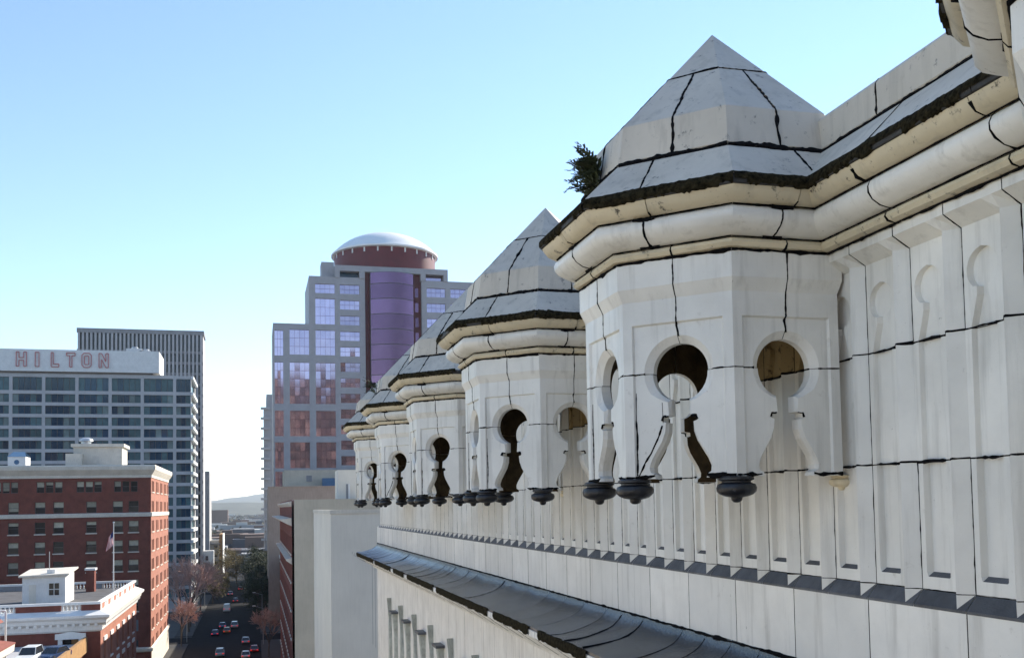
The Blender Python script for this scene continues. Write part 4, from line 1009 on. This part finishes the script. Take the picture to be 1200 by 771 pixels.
m = MB(); m.bar((xc-1.4, 103.5, z_-4), (xc-1.4, 103.5, zc+ZC+.9), .09, n=6); m.bar((xc-1.4, 103.5, zc+ZC+.9), (xc-2.9, 103.5, zc+ZC+1.0), .09, n=6); part(m, 'pipe', WHITE, r)
gr = 'cars queuing in the shaded street'
def gp(x, y):
    d = fw+rt*((x-600)/F)-up*((y-CY0)/F); t = -(ZC+.12)/d.z; return (d.x*t, d.y*t, -.12)
for x, y, c, lb, kd in ((266, 716, (.62, .62, .6), 'white box van waiting among cars in the shaded street', 'van'), (276, 705, (.05, .06, .08), 'dark car ahead of the white van in the street', 'sedan'), (270, 697, (.3, .3, .31), 'silver car beyond the dark one near the crossing', 'sedan'), (261, 735, (.10, .16, .26), 'blue-grey car behind the white van', 'sedan'), (275, 735, (.42, .42, .43), 'silver off-roader with lit tail lamps behind the van', 'suv'), (266, 741, (.36, .18, .05), 'orange car in the middle of the shaded street', 'sedan'), (252, 744, (.04, .07, .16), 'navy car in the lane by the bare trees', 'sedan'), (288, 753, (.25, .32, .40), 'pale blue car in the lane by the brick front', 'sedan'), (298, 763, (.30, .03, .03), 'red car in the lane by the brick front', 'sedan'), (258, 768, (.30, .42, .50), 'light blue car at the foot of the street', 'suv'), (288, 770, (.5, .5, .52), 'grey car at the foot of the street', 'sedan'), (282, 691, (.4, .05, .05), 'small red car far down the street', 'sedan')):
    car(gp(x, y), 0, c, lb, kd, True, gr)

# rooftop gear and street lamps
for x_, w_, h_, lb_ in ((158, 9, 3.2, 'larger grey fan housing on top of the lettered sign box'), (171, 6, 2.2, 'smaller grey fan housing near the end of the sign box')):
    a = px(x_, 400, YH+8)[0]; r = root('rooftop_fan', a, YH+8, lb_, 'rooftop unit', 'fan housings on the sign box'); m = MB(); m.box(a-w_/4, a+w_/4, YH+6, YH+10, zs1+ZC, zs1+ZC+h_*.6); part(m, 'housing', METAL, r)
    m = MB(); m.lathe([(1.0, 0), (1.0, .5), (.8, .7), (0, .7)], (a, YH+8, zs1+ZC+h_*.6), 12); part(m, 'cowl', METAL, r, 40)
for k, (X, Y) in enumerate(((-15.1, 236), (-15.1, 268), (1.7, 226), (1.7, 262), (1.7, 318), (-15.1, 318))):
    r = root('street_lamp', X, Y, 'slim grey street lamp standing at the kerb', 'street lamp', 'street lamps along the shaded street'); s_ = 1 if X < 0 else -1
    m = MB(); m.bar((X, Y, 0), (X, Y, 8), .10, n=8, w2=.06); part(m, 'pole', DCONC, r)
    m = MB(); m.bar((X, Y, 7.9), (X+s_*2, Y, 8.5), .05, n=6); part(m, 'arm', DCONC, r)
    m = MB(); m.box(X+s_*2-.35, X+s_*2+.35, Y-.15, Y+.15, 8.4, 8.6); part(m, 'lamp_head', METAL, r)
# ---- trees
BARK = mat('bark', (.10, .075, .06), .95, .3, 4)
TWIG = mat('reddish_twigs', (.40, .25, .21), .9, .3, 2)
LEAFB = mat('brown_green_leaves', (.13, .10, .035), .8, .4, .9)
LEAFG = mat('dark_green_leaves', (.022, .035, .016), .8, .4, .8)
def bare_tree(loc, H, spread, seed, label):
    t = empty('bare_street_tree', loc, label, 'tree', 'bare trees by the brick hotel'); r = random.Random(seed)
    tr, tw = MB(), MB()
    def grow(p, d, L, w, lev):
        q = p+d*L
        (tr if lev < 2 else tw).bar(p, q, w, n=5 if lev < 2 else 3, w2=w*.66)
        if lev == 6: return
        for k in range(3 if lev else 5):
            a = r.uniform(0, 2*pi); tilt = r.uniform(.25, .75)
            e = d.orthogonal().normalized(); e.rotate(Matrix.Rotation(a, 3, d))
            nd = (d*cos(tilt)+e*sin(tilt)*spread+Vector((0, 0, .08))).normalized()
            grow(p+d*L*r.uniform(.6, 1), nd, L*r.uniform(.62, .82), max(w*.58, .026), lev+1)
    grow(Vector((0, 0, 0)), Vector((r.uniform(-.05, .05), r.uniform(-.05, .05), 1)).normalized(), H*.33, H*.014, 0)
    tr.build('trunk', BARK, t); o = tw.build('crown', TWIG, t); return t
p = px(214, 690, 243); bare_tree((p[0]-.2, 243, 0), 21, 1.05, 3, 'large reddish bare tree at the hotel corner')
bare_tree((-16.0, 256, 0), 20, 1.0, 8, 'second reddish bare tree beyond the hotel corner')
bare_tree((-15.8, 229, 0), 11, 1.0, 12, 'smaller bare tree standing against the brick hotel side')
bare_tree((-16.2, 266, 0), 19, 1.0, 15, 'bare tree before the hotel slab')
bare_tree((-15.0, 290, 0), 18, 1.1, 27, 'bare tree leaning over the lane beyond the hotel slab corner')
bare_tree((2.6, 206, 0), 11, .9, 19, 'bare tree on the pavement by the brick front')
def leafy(loc, H, Rw, seed, label, leafm, n=4200, base=.25, cone=0, group='leafy trees far down the street', tw=1):
    t = empty('leafy_street_tree', loc, label, 'tree', group); r = random.Random(seed)
    tr = MB(); tr.bar((0, 0, 0), (0, 0, H*.5), H*.02, n=7, w2=H*.01); cl = []
    for k in range(26):
        a = r.uniform(0, 2*pi); f = r.uniform(base, 1); rad = Rw*(sqrt(max(0, 1-((f-.58)/.48)**2)) if not cone else (1.05-f))*r.uniform(.35, 1)
        c = Vector((rad*cos(a), rad*sin(a), f*H)); cl.append((c, r.uniform(.18, .34)*Rw))
        tr.bar((0, 0, H*.35*f+.1*H), c, H*.006, n=4, w2=.02)
    tr.build('trunk', BARK, t); m = MB()
    for k in range(n):
        c, s = r.choice(cl); d = Vector((r.gauss(0, 1), r.gauss(0, 1), r.gauss(0, .8))); q = c+d*s*.62; w = r.uniform(.12, .3)
        a = Vector((r.gauss(0, 1), r.gauss(0, 1), r.gauss(0, 1))).normalized(); b = a.orthogonal().normalized()
        m.poly([q-a*w, q+b*w*.6, q+a*w, q-b*w*.6])
    m.build('crown', leafm, t); return t
leafy((px(264, 670, 395)[0], 395, 0), 14.5, 6, 1, 'brownish green leafy tree in front of the cream flats', LEAFB)
leafy((px(277, 670, 410)[0], 412, 0), 12.5, 4.2, 6, 'brown leaved tree at the end of the street', LEAFB)
leafy((px(256, 690, 352)[0], 352, 0), 9, 3.2, 9, 'small olive tree beside the white end wall', LEAFB)
leafy((px(298, 670, 372)[0], 372, 0), 15.5, 6.5, 2, 'dark pointed evergreen on the shaded side of the street', LEAFG, 7000, .08, 1)
leafy((px(305, 690, 338)[0], 338, 0), 14.5, 5.5, 5, 'dark round evergreen near the grey flats', LEAFG, 6000, .12)
leafy((0.4, 322, 0), 15, 5.2, 41, 'tall dark evergreen overhanging the queue of cars', LEAFG, 6500, .15)
leafy((1.4, 276, 0), 11, 4.2, 43, 'dark evergreen beside the annex kerb', LEAFG, 5000, .2)
leafy((-13.2, 330, 0), 12, 4.6, 47, 'olive brown tree overhanging the lane by the hotel slab', LEAFB, 5000, .25)
leafy((1.0, 300, 0), 12.5, 4.4, 31, 'dark evergreen on the pavement nearest the low brick block', LEAFG, 4000, .15)
leafy((px(311, 680, 420)[0], 415, 0), 14, 3.8, 14, 'brown leaved tree by the foot of the grey flats', LEAFB)

# ---- town, woods and hills far off
r_ = random.Random(5)
TOWN = [mat('far_roof_grey', (.26, .27, .28), .9, .2, .02), mat('far_roof_pale', (.45, .45, .43), .9, .2, .02), mat('far_brick', (.16, .11, .09), .9, .2, .02), mat('far_dark', (.09, .09, .10), .9, .2, .02)]
m = MB()
for k in range(1500):
    Y = 520+3200*r_.random()**1.4; X = r_.uniform(-.42, .35)*Y
    if -22 < X < 8 and Y < 640: continue
    a, b, h = r_.uniform(8, 34), r_.uniform(8, 30), r_.choice((5, 6, 7, 8, 10, 13))
    m.box(X-a, X+a, Y, Y+b, -.2, h, r_.randrange(4)); 
    if r_.random() < .5: m.box(X-a*.3, X+a*.2, Y+b*.2, Y+b*.7, h, h+r_.uniform(1, 3), r_.randrange(4))
tag(m.build('far_town', TOWN), 'grey low roofs of the distant town below the hills', 'town', kind='stuff')
m = MB(); xa, xb = px(236, 600, 1500)[0], px(267, 600, 1500)[0]
r = root('long_brown_warehouse', (xa+xb)/2, 1515, 'long flat brown warehouse out in the distant town', 'warehouse'); m.box(xa, xb, 1500, 1530, 0, px(255, 597.5, 1500)[1]+ZC); part(m, 'wall', TOWN[2], r)
for k in range(6):
    w_ = (xb-xa)/6; m = MB(); m.box(xa+k*w_+1, xa+(k+1)*w_-1, 1499.5, 1500.2, 3, 7); part(m, 'window_strip', TOWN[3], r)
WOOD = mat('far_wood_leaves', (.06, .055, .035), .95, .4, .05)
m = MB()
for k in range(9000):
    Y = 600+3000*r_.random()**1.2; X = r_.uniform(-.42, .35)*Y
    if -24 < X < 10 and Y < 700: continue
    s = r_.uniform(1.2, 3.2)
    for q in range(5):
        c = Vector((X+r_.gauss(0, s), Y+r_.gauss(0, s), r_.uniform(1.5, 4.5)*s*.8)); a = Vector((r_.gauss(0, 1), r_.gauss(0, 1), r_.gauss(0, 1))).normalized()*s*.9; b = a.orthogonal().normalized()*s*.8
        m.poly([c-a, c+b, c+a, c-b])
tag(m.build('far_wood', WOOD), 'brown scattered woods between the distant roofs', 'woods', kind='stuff')
HILL = mat('hill_wood', (.055, .06, .045), .95, .35, .01)
for nm, Y0_, ytop, dpt, sd_ in (('wooded_rise', 3600, 586, 900, 1.0), ('far_hills', 7200, 576.5, 2200, 4.0)):
    m = MB(); rows = []
    for i in range(13):
        f = i/12; row = []
        for j in range(161):
            X = (-.5+j/160)*Y0_*1.3; hh = px(282, ytop, Y0_+dpt*.5)[1]+ZC
            q = Vector((X/Y0_*7+sd_, sd_, f*.7)); hz = hh*(.86+.35*noise.noise(q)+.10*noise.noise(q*5)+.05*noise.noise(q*17))
            if nm == 'far_hills': hz *= 1+.9*max(-.35, min(.5, (X+150)/900))
            row.append((X, Y0_+dpt*f, max(-1, hz*sin(pi*min(1, f*1.0)*.5)-1)))
        rows.append(row)
    m.grid(rows); tag(m.build(nm, HILL, smooth=80), kind='structure')
# wooded hill and blocks behind the eye; the glass tower mirrors them
m = MB(); rows = []
for i in range(9):
    f = i/8; row = []
    for j in range(81):
        X = -700+j*17.5; q = Vector((X/90, f*3, 7)); row.append((X, -260-320*f, max(-1, (165+30*noise.noise(q*.5)+10*noise.noise(q*2.2)+5*noise.noise(q*6))*sin(pi*.5*f)-1)))
    rows.append(row)
m.grid(rows); tag(m.build('wooded_hill', mat('winter_wood', (.05, .03, .024), .95, .6, .03, col2=(.17, .095, .07)), smooth=80), kind='structure')
m = MB()
for k in range(9000):
    f = r_.random(); X = r_.uniform(-350, 350); q = Vector((X/90, f*3, 7)); z = (165+30*noise.noise(q*.5)+10*noise.noise(q*2.2))*sin(pi*.5*f); s_ = r_.uniform(3, 9)
    c = Vector((X, -258-320*f, z+s_)); a = Vector((r_.gauss(0, 1), r_.gauss(0, .6), r_.gauss(0, 1))).normalized()*s_; b = a.cross(Vector((0, 1, .2))).normalized()*s_*.8
    m.poly([c-a, c+b, c+a, c-b], r_.choice((0, 0, 0, 1, 1, 2)))
tag(m.build('hill_wood', [mat('dark_fir', (.012, .016, .012), .9), mat('bare_wood', (.19, .11, .085), .9), mat('tan_house', (.5, .36, .26), .9)]), 'dense winter wood on the hill behind the viewpoint', 'woods', kind='stuff')
# ---- air
hz = bpy.data.materials.new('air'); hz.use_nodes = True; t = hz.node_tree
for n_ in list(t.nodes):
    if n_.type == 'BSDF_PRINCIPLED': t.nodes.remove(n_)
pv = t.nodes.new('ShaderNodeVolumePrincipled'); pv.inputs['Color'].default_value = (.78, .88, 1, 1); pv.inputs['Density'].default_value = .00006; pv.inputs['Anisotropy'].default_value = .3
t.links.new(pv.outputs[0], [n_ for n_ in t.nodes if n_.type == 'OUTPUT_MATERIAL'][0].inputs['Volume'])
m = MB(); m.box(-9500, 9500, -700, 14500, -2.5, 330); tag(m.build('haze', hz), 'thin blue distance haze over the town', 'haze', kind='stuff')
